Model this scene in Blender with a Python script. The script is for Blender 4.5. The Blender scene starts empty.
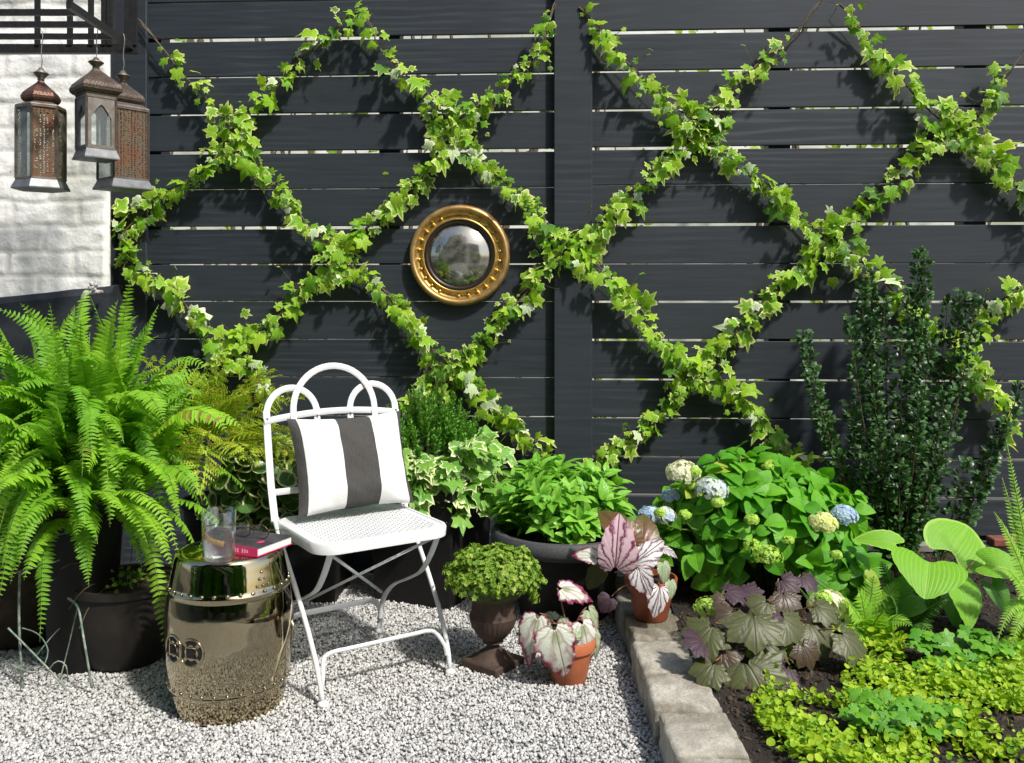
import bpy, math, random
import numpy as np
from mathutils import Vector, noise as mnoise
random.seed(7); rng = np.random.default_rng(7)
S = bpy.context.scene
COL = S.collection
# ------------------------------------------------------------------ camera frame
TH = math.radians(2.9); FL = 911.0; HZ = 302.0; CH = 1.15; D0 = 3.85
CAM = np.array([0, -D0*math.cos(TH), CH])
RT = np.array([math.cos(TH), math.sin(TH), 0.]); FW = np.array([-math.sin(TH), math.cos(TH), 0.]); UP = np.array([0, 0, 1.])
def W(px, py, d): return CAM + RT*((px-512)/FL*d) + FW*d + UP*((HZ-py)/FL*d)
def C(x, d, z): p = CAM + RT*x + FW*d; return np.array([p[0], p[1], z])
def G(px, d, z): return C((px-512)/FL*d, d, z)
def F(px, py, off=0.0):
    dr = FW + RT*((px-512)/FL) + UP*((HZ-py)/FL)
    t = (-off - CAM[1])/dr[1]
    return CAM + dr*t
def nz(v): v = np.asarray(v, float); return v/(np.linalg.norm(v)+1e-12)
# ------------------------------------------------------------------ objects
def wl(o):
    p = Vector((0, 0, 0))
    while o: p += o.location; o = o.parent
    return np.array(p)
def tag(o, label=None, cat=None, group=None, kind=None):
    if label: o['label'] = label
    if cat: o['category'] = cat
    if group: o['group'] = group
    if kind: o['kind'] = kind
    return o
def thing(name, label, cat, loc, group=None):
    o = bpy.data.objects.new(name, None); COL.objects.link(o); o.location = [float(a) for a in loc]
    o.empty_display_size = 0.05
    return tag(o, label, cat, group)
def link_mesh(name, me, mats, parent, smooth):
    if not isinstance(mats, (list, tuple)): mats = [mats]
    for m in mats: me.materials.append(m)
    o = bpy.data.objects.new(name, me); COL.objects.link(o)
    if parent: o.parent = parent
    if smooth:
        me.polygons.foreach_set('use_smooth', np.ones(len(me.polygons), bool))
    me.update()
    return o
class MB:
    def __init__(s): s.v = []; s.f = []; s.m = []; s.a = []; s.ca = (0, .5, .5, .5)
    def add(s, vs, fs, mi=0):
        b = len(s.v)
        for v in vs: s.v.append(tuple(float(c) for c in v)); s.a.append(s.ca)
        for f in fs: s.f.append(tuple(i+b for i in f)); s.m.append(mi)
    def box(s, c, h, ax=None, mi=0, bev=0.0):
        ax = ax if ax is not None else np.eye(3); c = np.asarray(c, float)
        if bev <= 0:
            vs = [c+ax[0]*h[0]*i+ax[1]*h[1]*j+ax[2]*h[2]*k for i in (-1, 1) for j in (-1, 1) for k in (-1, 1)]
            s.add(vs, [(0,1,3,2),(4,6,7,5),(0,4,5,1),(2,3,7,6),(0,2,6,4),(1,5,7,3)], mi); return
        vs = []; idx = {}
        for i in (-1, 1):
            for j in (-1, 1):
                for k in (-1, 1):
                    for a in range(3):
                        q = [i*(h[0]-bev), j*(h[1]-bev), k*(h[2]-bev)]; q[a] = (i, j, k)[a]*h[a]
                        idx[(i, j, k, a)] = len(vs); vs.append(c+ax[0]*q[0]+ax[1]*q[1]+ax[2]*q[2])
        fs = []
        for a in range(3):
            o1, o2 = [b for b in range(3) if b != a]
            for sg in (-1, 1):
                q = []
                for (p1, p2) in ((-1,-1),(1,-1),(1,1),(-1,1)):
                    t = [0,0,0]; t[a] = sg; t[o1] = p1; t[o2] = p2; q.append(idx[(*t, a)])
                if (sg > 0) != (a == 1): fs.append(tuple(q))
                else: fs.append(tuple(reversed(q)))
        for a in range(3):
            o1, o2 = [b for b in range(3) if b != a]
            for s1 in (-1, 1):
                for s2 in (-1, 1):
                    def k(sa, ff):
                        t = [0,0,0]; t[a] = sa; t[o1] = s1; t[o2] = s2; return idx[(*t, ff)]
                    fs.append((k(-1,o1), k(1,o1), k(1,o2), k(-1,o2)))
        for i in (-1, 1):
            for j in (-1, 1):
                for k in (-1, 1): fs.append((idx[(i,j,k,0)], idx[(i,j,k,1)], idx[(i,j,k,2)]))
        s.add(vs, fs, mi)
    def tube(s, pts, r, n=8, flat=None, side=None, mi=0, cap=True):
        # flat: (half width along side, half thickness)
        P = [np.asarray(p, float) for p in pts]; N = len(P)
        rs = r if isinstance(r, (list, tuple, np.ndarray)) else [r]*N
        prev = None; vs = []
        for i in range(N):
            t = nz(P[min(i+1, N-1)]-P[max(i-1, 0)])
            if side is not None: u = np.asarray(side, float) if not callable(side) else side(t)
            elif prev is None: u = np.array([0, 0, 1.]) if abs(t[2]) < .9 else np.array([1., 0, 0])
            else: u = prev
            u = nz(u - t*np.dot(u, t)); w = np.cross(t, u); prev = u
            for k in range(n):
                a = 2*math.pi*(k+.5)/n
                if flat: 
                    vs.append(P[i]+u*math.copysign(flat[0], math.cos(a))*min(1, abs(math.cos(a))*1.5)+w*math.copysign(flat[1], math.sin(a))*min(1, abs(math.sin(a))*1.5))
                else: vs.append(P[i]+(u*math.cos(a)+w*math.sin(a))*rs[i])
        fs = []
        for i in range(N-1):
            for k in range(n): fs.append((i*n+k, i*n+(k+1) % n, (i+1)*n+(k+1) % n, (i+1)*n+k))
        if cap: fs.append(tuple(range(n-1, -1, -1))); fs.append(tuple((N-1)*n+k for k in range(n)))
        s.add(vs, fs, mi)
    def lathe(s, c, prof, n=48, mi=0, ax=None, fn=None):
        c = np.asarray(c, float); ax = ax if ax is not None else np.eye(3)
        vs = []; 
        for j, (r, z) in enumerate(prof):
            for k in range(n):
                a = 2*math.pi*k/n; rr = r*(fn(a, j) if fn else 1)
                vs.append(c+ax[0]*rr*math.cos(a)+ax[1]*rr*math.sin(a)+ax[2]*z)
        fs = []
        for j in range(len(prof)-1):
            for k in range(n): fs.append((j*n+k, j*n+(k+1) % n, (j+1)*n+(k+1) % n, (j+1)*n+k))
        s.add(vs, fs, mi)
    def ball(s, c, r, n=10, m=6, mi=0, jit=0):
        c = np.asarray(c, float); r = np.asarray(r if hasattr(r, '__len__') else (r, r, r), float)
        vs = [c+r*np.array([0, 0, -1.])]
        for j in range(1, m):
            for k in range(n):
                th = math.pi*j/m; a = 2*math.pi*k/n
                q = np.array([math.sin(th)*math.cos(a), math.sin(th)*math.sin(a), -math.cos(th)])*(1+jit*random.uniform(-1, 1))
                vs.append(c+r*q)
        vs.append(c+r*np.array([0, 0, 1.])); fs = []
        for k in range(n): fs.append((0, 1+(k+1) % n, 1+k))
        for j in range(m-2):
            for k in range(n): fs.append((1+j*n+k, 1+j*n+(k+1) % n, 1+(j+1)*n+(k+1) % n, 1+(j+1)*n+k))
        L = len(vs)-1
        for k in range(n): fs.append((L, L-n+k, L-n+(k+1) % n))
        s.add(vs, fs, mi)
    def build(s, name, mats, parent=None, smooth=False, angle=None):
        o0 = wl(parent) if parent else np.zeros(3)
        me = bpy.data.meshes.new(name)
        v = np.array(s.v)-o0
        me.from_pydata(v.tolist(), [], s.f)
        if any(s.m): me.polygons.foreach_set('material_index', s.m)
        at = me.color_attributes.new('leaf', 'FLOAT_COLOR', 'POINT')
        at.data.foreach_set('color', np.array(s.a, dtype=np.float32).ravel())
        o = link_mesh(name, me, mats, parent, smooth or angle)
        if angle:
            me.set_sharp_from_angle(angle=math.radians(angle))
        return o
# ------------------------------------------------------------------ leaf templates (base at origin, tip +Y, normal +Z)
def leaf_tpl(outline, center=(0, .4), rings=(.5, .82, 1.), cup=.15, fold=.15, wave=0., droop=.15):
    out = np.array(outline, float); c = np.array(center); n = len(out)
    vs = [[c[0], c[1], 0]]; at = [[0, 0, c[0]+.5, c[1]]]
    for ri in rings:
        for k in range(n):
            p = c+(out[k]-c)*ri
            z = wave*math.sin(k*2.4)*ri**2
            vs.append([p[0], p[1], z]); at.append([ri, 0, p[0]+.5, p[1]])
    vs = np.array(vs); 
    vs[:, 2] += -cup*((vs[:, 0]-c[0])**2+(vs[:, 1]-c[1])**2) + fold*np.abs(vs[:, 0]) - droop*vs[:, 1]**2
    fs = []
    for k in range(n): fs.append((0, 1+k, 1+(k+1) % n))
    for r in range(len(rings)-1):
        b = 1+r*n
        for k in range(n):
            k2 = (k+1) % n
            fs.append((b+k, b+n+k, b+n+k2)); fs.append((b+k, b+n+k2, b+k2))
    return vs, np.array(fs), np.array(at)
def mirror(half):  # half outline from tip down the right side (x>0) to base, then mirrored
    R = [(x, y) for x, y in half]; L = [(-x, y) for x, y in reversed(half) if x > 1e-6]
    return list(reversed(R+L))
ivy_out = mirror([(0, 1.), (.09, .8), (.16, .62), (.30, .68), (.52, .62), (.42, .45), (.36, .30), (.48, .12), (.46, -.02), (.27, -.06), (.10, -.08), (0, .02)])
T_IVY = leaf_tpl(ivy_out, (0, .3), (.45, .8, 1.), cup=.25, fold=.12, wave=.03)
ivy2 = mirror([(0, 1.), (.12, .72), (.2, .55), (.38, .55), (.5, .42), (.42, .25), (.42, .08), (.30, -.05), (.10, -.06), (0, .02)])
T_IVY2 = leaf_tpl(ivy2, (0, .3), (.5, .85, 1.), cup=.3, fold=.05, wave=.035)
T_OVAL = leaf_tpl(mirror([(0, 1.), (.10, .9), (.22, .72), (.31, .5), (.32, .32), (.24, .12), (.1, .02), (0, 0)]), (0, .45), (.5, .85, 1.), cup=.15, fold=.25, wave=.012, droop=.3)
T_ROUND = leaf_tpl(mirror([(0, 1.), (.2, .94), (.38, .78), (.47, .52), (.42, .25), (.22, .06), (0, 0)]), (0, .5), (.5, .85, 1.), cup=-.25, fold=.1, droop=.1)
T_LANCE = leaf_tpl(mirror([(0, 1.), (.08, .85), (.15, .62), (.17, .4), (.12, .15), (0, 0)]), (0, .45), (.6, 1.), cup=.1, fold=.3, droop=.3)
T_PIN = leaf_tpl(mirror([(0, 1.), (.09, .7), (.13, .35), (.14, .1), (0, 0)]), (0, .4), (1.,), cup=.0, fold=.15, droop=.25)
T_NEED = leaf_tpl(mirror([(0, 1.), (.08, .6), (.09, .2), (0, 0)]), (0, .4), (1.,), cup=0, fold=.3, droop=.1)
def scallop(n, depth, lobes, asym=0., tip=1.25, heart=.35, fine=0., fl=0):
    o = []
    for k in range(n):
        a = 2*math.pi*k/n   # a=0 tip
        r = .5*(1+depth*math.cos(a*lobes)) * (1+fine*math.cos(a*fl))
        r *= 1+(tip-1)*max(0, math.cos(a))**6
        r *= 1-heart*max(0, -math.cos(a))**10
        x = -math.sin(a)*r*(1+asym*(1 if math.sin(a) < 0 else -1)); y = math.cos(a)*r
        o.append((x, y+.42))
    return o
T_HEUCH = leaf_tpl(scallop(56, .13, 7, heart=.55, tip=1.05, fine=.05, fl=21), (0, .34), (.3, .6, .85, 1.), cup=.35, fold=.0, wave=.03)
T_PARS = leaf_tpl(scallop(30, .22, 5, heart=.3, tip=1.1), (0, .35), (.6, 1.), cup=.2, fold=.05, wave=.03)
T_BEG = leaf_tpl(scallop(60, .07, 9, asym=.14, tip=1.7, heart=.55, fine=.05, fl=20), (0, .28), (.25, .5, .75, .9, 1.), cup=.45, fold=.12, wave=.02, droop=.25)
T_BEG2 = leaf_tpl(scallop(60, .03, 9, asym=.10, tip=1.35, heart=.5, fine=.03, fl=20), (0, .28), (.25, .5, .75, .9, 1.), cup=.35, fold=.18, wave=.015, droop=.25)
def hosta_tpl():
    o = []; n = 48
    for k in range(n):
        a = 2*math.pi*k/n
        x = -math.sin(a)*.43*(1-.12*math.cos(a)); y = .47+.5*math.cos(a)
        if math.cos(a) < -.2: y -= .10*math.sin(a)**2*0+.0
        d = max(0, -math.cos(a))**16; y += .30*d
        y += .08*max(0, math.cos(a))**12
        o.append((x, y))
    return leaf_tpl(o, (0, .5), tuple(np.linspace(.1, 1, 10)), cup=.25, fold=.32, wave=.012, droop=.35)
T_HOSTA = hosta_tpl()
def frame(n, t):
    t = nz(t); n = np.asarray(n, float); n = n-t*np.dot(n, t)
    if np.linalg.norm(n) < 1e-4: n = np.cross(t, [1, 0, .3])
    n = nz(n); return np.stack([np.cross(t, n), t, n], axis=1)
class Leaves:
    def __init__(s): s.items = []
    def add(s, tpl, pos, n, t, size, wid=1., rnd=None, thick=1.):
        R = frame(n, t)*size; R = R*np.array([wid, 1, thick]); s.items.append((tpl, np.asarray(pos, float), R, random.random() if rnd is None else rnd))
    def build(s, name, mat, parent, smooth=True):
        V = []; Fc = []; A = []; b = 0
        groups = {}
        for it in s.items: groups.setdefault(id(it[0]), []).append(it)
        for g in groups.values():
            tv, tf, ta = g[0][0]
            R = np.array([i[2] for i in g]); P = np.array([i[1] for i in g]); rn = np.array([i[3] for i in g])
            vv = np.einsum('nij,kj->nki', R, tv)+P[:, None, :]
            n, k = vv.shape[:2]
            V.append(vv.reshape(-1, 3))
            aa = np.repeat(ta[None], n, 0).copy(); aa[:, :, 1] = rn[:, None]; A.append(aa.reshape(-1, 4))
            ff = tf[None]+(np.arange(n)*k)[:, None, None]+b; Fc.append(ff.reshape(-1, 3)); b += n*k
        V = np.concatenate(V)-(wl(parent) if parent else 0); Fc = np.concatenate(Fc); A = np.concatenate(A)
        me = bpy.data.meshes.new(name)
        me.vertices.add(len(V)); me.vertices.foreach_set('co', V.astype(np.float32).ravel())
        me.loops.add(len(Fc)*3); me.loops.foreach_set('vertex_index', Fc.astype(np.int32).ravel())
        me.polygons.add(len(Fc)); me.polygons.foreach_set('loop_start', np.arange(0, len(Fc)*3, 3, dtype=np.int32))
        me.update(calc_edges=True)
        at = me.color_attributes.new('leaf', 'FLOAT_COLOR', 'POINT'); at.data.foreach_set('color', A.astype(np.float32).ravel())
        return link_mesh(name, me, mat, parent, smooth)
# ------------------------------------------------------------------ materials
class NT:
    def __init__(s, name):
        s.mat = bpy.data.materials.new(name); s.mat.use_nodes = True; s.t = s.mat.node_tree; s.t.nodes.clear()
        s.out = s.n('ShaderNodeOutputMaterial')
    def n(s, typ, ins=None, **kw):
        nd = s.t.nodes.new(typ)
        for k, v in kw.items(): setattr(nd, k, v)
        if ins:
            for k, v in ins.items(): s.set(nd.inputs[k], v)
        return nd
    def set(s, sock, v):
        if isinstance(v, bpy.types.NodeSocket): s.t.links.new(v, sock)
        elif isinstance(v, (tuple, list)) and len(v) == 3 and sock.type == 'RGBA': sock.default_value = (*v, 1)
        else: sock.default_value = v
    def math(s, op, a, b=0.5, clamp=False):
        nd = s.n('ShaderNodeMath', operation=op, use_clamp=clamp); s.set(nd.inputs[0], a); s.set(nd.inputs[1], b); return nd.outputs[0]
    def mix(s, f, a, b, mode='MIX'):
        nd = s.n('ShaderNodeMix', data_type='RGBA', blend_type=mode); s.set(nd.inputs[0], f); s.set(nd.inputs[6], a); s.set(nd.inputs[7], b); return nd.outputs[2]
    def noise(s, scale, vec=None, detail=4, rough=.55, w=None):
        nd = s.n('ShaderNodeTexNoise', {'Scale': scale, 'Detail': detail, 'Roughness': rough})
        if vec is not None: s.set(nd.inputs['Vector'], vec)
        return nd.outputs[0]
    def ramp(s, f, stops):
        nd = s.n('ShaderNodeValToRGB'); s.set(nd.inputs[0], f); e = nd.color_ramp.elements
        while len(e) < len(stops): e.new(.5)
        for el, (p, c) in zip(e, stops): el.position = p; el.color = (*c, 1) if hasattr(c, '__len__') else (c, c, c, 1)
        return nd.outputs[0]
    def obj(s, scale=None):
        nd = s.n('ShaderNodeNewGeometry').outputs['Position']
        if scale is None: return nd
        m = s.n('ShaderNodeMapping', {'Scale': scale}); s.set(m.inputs[0], nd); return m.outputs[0]
    def bump(s, h, strength=.3, dist=.01):
        nd = s.n('ShaderNodeBump', {'Strength': strength, 'Distance': dist}); s.set(nd.inputs['Height'], h); return nd.outputs[0]
    def bsdf(s, col, rough=.5, metal=0., normal=None, **kw):
        nd = s.n('ShaderNodeBsdfPrincipled'); s.set(nd.inputs['Base Color'], col); s.set(nd.inputs['Roughness'], rough); s.set(nd.inputs['Metallic'], metal)
        if normal is not None: s.set(nd.inputs['Normal'], normal)
        for k, v in kw.items(): s.set(nd.inputs[k.replace('_', ' ')], v)
        return nd.outputs[0]
    def done(s, sh): s.t.links.new(sh, s.out.inputs[0]); return s.mat
def mat_leaf(name, c1, c2, margin=None, m0=.72, m1=.9, mn=.5, trans=.3, rough=.42, vein=None, vk=9., vstyle='pin', tint=None, spec=.4, centre=None):
    m = NT(name); at = m.n('ShaderNodeAttribute', attribute_name='leaf'); sp = m.n('ShaderNodeSeparateColor'); m.set(sp.inputs[0], at.outputs['Color'])
    edge, rnd, X, Y = sp.outputs[0], sp.outputs[1], sp.outputs[2], at.outputs['Alpha']
    nz1 = m.noise(38, m.obj(), 3)
    f = m.math('ADD', m.math('MULTIPLY', rnd, .75), m.math('MULTIPLY', m.math('SUBTRACT', nz1, .5), .9), True)
    col = m.mix(f, c1, c2)
    if tint: col = m.mix(m.math('GREATER_THAN', rnd, tint[1]), col, tint[0])
    ax = m.math('ABSOLUTE', m.math('SUBTRACT', X, .5))
    if vstyle == 'pin':
        w = m.math('SUBTRACT', m.math('MULTIPLY', Y, vk), m.math('MULTIPLY', ax, vk*.9))
        fr = m.math('ABSOLUTE', m.math('SUBTRACT', m.math('FRACT', w), .5))
        v = m.math('SUBTRACT', 1., m.math('MULTIPLY', fr, 7.), True)
    elif vstyle == 'para':
        yy = m.math('DIVIDE', m.math('SUBTRACT', Y, .47), .60); hw = m.math('POWER', m.math('MAXIMUM', m.math('SUBTRACT', 1., m.math('MULTIPLY', yy, yy)), .01), .5)
        fr = m.math('ABSOLUTE', m.math('SUBTRACT', m.math('FRACT', m.math('MULTIPLY', m.math('DIVIDE', ax, m.math('MULTIPLY', hw, .43)), vk)), .5))
        v = m.math('SUBTRACT', 1., m.math('MULTIPLY', fr, 3.5), True)
    elif vstyle == 'ray':
        an = m.math('ARCTAN2', m.math('SUBTRACT', X, .5), m.math('SUBTRACT', Y, .06))
        an = m.math('ADD', an, m.math('MULTIPLY', m.math('SUBTRACT', nz1, .5), .5))
        fr = m.math('ABSOLUTE', m.math('SUBTRACT', m.math('FRACT', m.math('MULTIPLY', an, vk/3.14159)), .5))
        v = m.math('SUBTRACT', 1., m.math('MULTIPLY', fr, 4.), True)
    else:
        fr = m.math('ABSOLUTE', m.math('SUBTRACT', m.math('FRACT', m.math('MULTIPLY', edge, vk)), .5))
        v = m.math('SUBTRACT', 1., m.math('MULTIPLY', fr, 4.), True)
    mid = m.math('SUBTRACT', 1., m.math('MULTIPLY', ax, 45.), True)
    vv = m.math('MAXIMUM', m.math('MULTIPLY', v, .7), mid)
    if centre: col = m.mix(m.n('ShaderNodeMapRange', {0: m.math('ADD', edge, m.math('MULTIPLY', m.math('SUBTRACT', nz1, .5), .5)), 1: centre[1], 2: centre[2], 3: 1., 4: 0.}).outputs[0], col, centre[0])
    if margin:
        e = m.math('ADD', edge, m.math('MULTIPLY', m.math('SUBTRACT', nz1, .5), mn)); e = m.math('ADD', e, m.math('MULTIPLY', m.math('SUBTRACT', m.math('FRACT', m.math('MULTIPLY', rnd, 7.3)), .5), .45))
        col = m.mix(m.n('ShaderNodeMapRange', {0: e, 1: m0, 2: m1}).outputs[0], col, margin)
    if vein: col = m.mix(m.math('MULTIPLY', vv, vein[1], True), col, vein[0])
    nrm = m.bump(m.math('ADD', m.math('MULTIPLY', vv, -1.), m.math('MULTIPLY', nz1, .6)), .35, .004)
    p = m.bsdf(col, rough, 0, nrm); p.node.inputs['Specular IOR Level'].default_value = spec
    tr = m.n('ShaderNodeBsdfTranslucent'); m.set(tr.inputs[0], m.mix(.5, col, m.mix(1., col, (1.6, 1.5, .5), 'MULTIPLY')))
    ms = m.n('ShaderNodeMixShader', {0: trans}); m.set(ms.inputs[1], p); m.set(ms.inputs[2], tr.outputs[0])
    return m.done(ms.outputs[0])
def mat_simple(name, col, rough=.5, metal=0., var=.15, scale=30, bump=.1, dist=.003, col2=None, **kw):
    m = NT(name); n1 = m.noise(scale, m.obj(), 6, .6)
    c2 = col2 if col2 else tuple(min(1, c*(1-var*2)) for c in col)
    c = m.mix(m.ramp(n1, [(.35, 0.), (.68, 1.)]), col, c2)
    return m.done(m.bsdf(c, rough, metal, m.bump(n1, bump, dist), **kw))
M = {}
# fence paint
def mk_fence():
    m = NT('charcoal_stained_wood'); at = m.n('ShaderNodeAttribute', attribute_name='leaf'); sp = m.n('ShaderNodeSeparateColor'); m.set(sp.inputs[0], at.outputs['Color'])
    r = sp.outputs[1]
    off = m.n('ShaderNodeCombineXYZ', {0: m.math('MULTIPLY', r, 13.), 1: 0., 2: m.math('MULTIPLY', r, 7.)}).outputs[0]
    pos = m.n('ShaderNodeVectorMath', operation='ADD'); m.set(pos.inputs[0], m.obj()); m.set(pos.inputs[1], off)
    mp = m.n('ShaderNodeMapping', {'Scale': (1.3, 5, 34)}); m.set(mp.inputs[0], pos.outputs[0])
    g = m.noise(2.2, mp.outputs[0], 7, .65)
    mp2 = m.n('ShaderNodeMapping', {'Scale': (.9, 2, 8)}); m.set(mp2.inputs[0], pos.outputs[0])
    wv = m.n('ShaderNodeTexWave', {'Scale': 1.1, 'Distortion': 11., 'Detail': 3., 'Detail Scale': .8}, wave_type='BANDS', bands_direction='Z'); m.set(wv.inputs[0], mp2.outputs[0])
    big = m.noise(1.4, m.obj(), 3)
    c = m.mix(m.ramp(g, [(.3, 0.), (.75, 1.)]), (.012, .017, .023), (.028, .036, .047))
    c = m.mix(m.math('MULTIPLY', m.ramp(wv.outputs[0], [(.55, 0.), (1., 1.)]), m.math('MULTIPLY', m.ramp(big, [(.46, 0.), (.66, 1.)]), .5)), c, (.075, .09, .105))
    c = m.mix(m.math('MULTIPLY', r, .6), c, (.025, .032, .040))
    sp2 = m.ramp(m.noise(260, m.obj(), 2), [(.72, 0.), (.76, 1.)]); c = m.mix(m.math('MULTIPLY', sp2, .12), c, (.3, .3, .3))
    h = m.math('ADD', g, m.math('MULTIPLY', wv.outputs[0], .06))
    return m.done(m.bsdf(c, m.math('ADD', .42, m.math('MULTIPLY', g, .25)), 0, m.bump(h, .3, .0012), Specular_IOR_Level=.45))
M['fence'] = mk_fence()
M['dark_paint'] = mat_simple('charcoal_masonry_paint', (.013, .0165, .021), .6, 0, .3, 14, .6, .008, col2=(.026, .031, .037))
def mk_white():
    m = NT('white_painted_brick'); n1 = m.noise(5.5, m.obj(), 7, .65); n2 = m.noise(60, m.obj(), 4); n3 = m.noise(1.9, m.obj((1, 1, .7)), 3)
    c = m.mix(m.ramp(n1, [(.38, 0.), (.62, 1.)]), (.87, .87, .85), (.76, .76, .72))
    c = m.mix(m.math('MULTIPLY', m.ramp(n3, [(.58, 0.), (.68, 1.)]), .5), c, (.33, .34, .26))
    c = m.mix(m.ramp(m.noise(16, m.obj(), 5, .7), [(.66, 0.), (.72, .7)]), c, (.30, .27, .22))
    at = m.n('ShaderNodeAttribute', attribute_name='leaf'); sp = m.n('ShaderNodeSeparateColor'); m.set(sp.inputs[0], at.outputs['Color'])
    c = m.mix(m.math('MULTIPLY', sp.outputs[0], .42), c, (.36, .35, .30)); crk = m.noise(9, m.obj((1, 1, 2.2)), 8, .75); c = m.mix(m.ramp(crk, [(.485, 0.), (.495, .28), (.505, .28), (.515, 0.)]), c, (.42, .40, .34))
    return m.done(m.bsdf(c, .75, 0, m.bump(m.math('ADD', n2, n1), .5, .006)))
M['white_wall'] = mk_white()
def mk_mirrormetal(name, c, c2, rough, sc=6):
    m = NT(name); n1 = m.noise(sc, m.obj(), 4); return m.done(m.bsdf(m.mix(n1, c, c2), m.math('ADD', rough, m.math('MULTIPLY', n1, .05)), 1., m.bump(m.math('ADD', m.noise(9, m.obj(), 2), m.math('MULTIPLY', m.noise(70, m.obj(), 3), .05)), .14, .01)))
M['stool'] = mk_mirrormetal('polished_bronze_glaze', (.52, .46, .32), (.34, .28, .17), .03)
M['stool_dark'] = mat_simple('dark_opening', (.01, .009, .008), .8)
M['white_metal'] = mat_simple('white_enamelled_steel', (.66, .68, .69), .38, 0, .05, 40, .25, .0015, col2=(.56, .57, .57))
def mk_wm():
    m = NT('white_enamelled_steel'); n1 = m.noise(45, m.obj(), 5, .6); n2 = m.noise(9, m.obj(), 3)
    c = m.mix(n1, (.68, .70, .71), (.60, .615, .62)); c = m.mix(m.math('MULTIPLY', m.ramp(m.noise(70, m.obj(), 5, .7), [(.66, 0.), (.70, 1.)]), m.ramp(n2, [(.5, 0.), (.62, .9)])), c, (.22, .12, .06))
    return m.done(m.bsdf(c, .4, 0, m.bump(n1, .3, .0015)))
M['white_metal'] = mk_wm()
M['black_iron'] = mat_simple('black_painted_iron', (.014, .014, .016), .45, .2, .3, 60, .3, .002, col2=(.03, .028, .027))
M['rust_iron'] = mat_simple('rusty_cast_iron', (.085, .05, .034), .8, .15, .3, 45, .5, .003, col2=(.045, .033, .028))
M['terra'] = mat_simple('terracotta', (.46, .135, .05), .75, 0, .2, 18, .25, .002, col2=(.34, .10, .042))
M['terra_wet'] = mat_simple('damp_terracotta', (.33, .085, .03), .5, 0, .2, 25, .3, .002, col2=(.20, .055, .022))
M['black_pot'] = mat_simple('matt_black_planter', (.006, .006, .0065), .6, 0, .2, 25, .2, .002, col2=(.011, .0105, .010), Specular_IOR_Level=.3)
M['grey_pot'] = mat_simple('dark_grey_stone_bowl', (.075, .078, .083), .7, 0, .2, 120, .4, .002, col2=(.04, .042, .046))
M['rust_pot'] = mat_simple('dark_mottled_pot', (.018, .013, .009), .65, 0, .3, 14, .4, .004, col2=(.007, .006, .006))
M['soil'] = mat_simple('dark_soil', (.022, .015, .010), .9, 0, .3, 40, 1., .02, col2=(.009, .007, .005))
M['chip'] = mat_simple('bark_chips', (.07, .04, .022), .9, 0, .3, 90, .5, .004, col2=(.02, .013, .009))
M['stem'] = mat_simple('green_brown_stem', (.09, .085, .03), .6, 0, .3, 60, .3, .002, col2=(.05, .04, .02))
M['stem_green'] = mat_simple('green_stem', (.10, .19, .035), .5, 0, .3, 60, .2, .002)
M['stem_red'] = mat_simple('red_petiole', (.20, .06, .05), .5, 0, .3, 60, .2, .002, col2=(.12, .10, .04))
M['wood_vine'] = mat_simple('woody_vine', (.13, .09, .055), .8, 0, .3, 60, .4, .002, col2=(.07, .06, .03))
M['wire'] = mat_simple('steel_wire', (.30, .30, .28), .5, .6, .2, 60, .1, .001)
M['green_wire'] = mat_simple('green_coated_wire', (.045, .12, .085), .5, 0, .3, 50, .4, .002, col2=(.35, .36, .30))
M['gold'] = mat_simple('gilt', (.72, .52, .17), .36, .8, .2, 35, .3, .002, col2=(.48, .30, .08))
M['gold_rim'] = mat_simple('worn_gilt', (.62, .42, .17), .45, .75, .2, 25, .4, .002, col2=(.40, .22, .09))
M['ebony'] = mat_simple('dark_brown_slip', (.03, .018, .012), .4, 0, .2, 30, .1, .001)
def mk_glassmirror():
    m = NT('dimmed_convex_mirror'); n1 = m.noise(7, m.obj(), 5)
    dz = m.noise(22, m.obj(), 5)  # grey tint and mottled grey imitate a dim, hazy reflection
    a = m.bsdf(m.mix(n1, (.46, .46, .42), (.30, .32, .27)), .10, 1.); b_ = m.n('ShaderNodeBsdfDiffuse'); m.set(b_.inputs[0], m.mix(dz, (.20, .20, .17), (.42, .41, .36))); ms = m.n('ShaderNodeMixShader'); m.set(ms.inputs[0], m.math('MULTIPLY', m.ramp(dz, [(.3, 0.), (.75, 1.)]), .55)); m.set(ms.inputs[1], a); m.set(ms.inputs[2], b_.outputs[0])
    return m.done(ms.outputs[0])
M['mirror'] = mk_glassmirror()
def mk_glass(name, col, rough=0.0, ior=1.45):
    m = NT(name); g = m.n('ShaderNodeBsdfGlass', {'Color': (*col, 1), 'Roughness': rough, 'IOR': ior}); return m.done(g.outputs[0])
def mk_thin():
    m = NT('clear_thin_glass'); t = m.n('ShaderNodeBsdfTransparent', {0: (.93, .96, .95, 1)}); g = m.n('ShaderNodeBsdfGlossy', {'Color': (1, 1, 1, 1), 'Roughness': .02})
    lw = m.n('ShaderNodeLayerWeight', {0: .35}); ms = m.n('ShaderNodeMixShader'); m.set(ms.inputs[0], m.math('ADD', m.math('MULTIPLY', lw.outputs[1], .5), .05)); m.set(ms.inputs[1], t.outputs[0]); m.set(ms.inputs[2], g.outputs[0]); return m.done(ms.outputs[0])
M['glass'] = mk_thin()
M['water'] = mk_glass('water', (.96, .98, .99), 0, 1.33)
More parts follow.
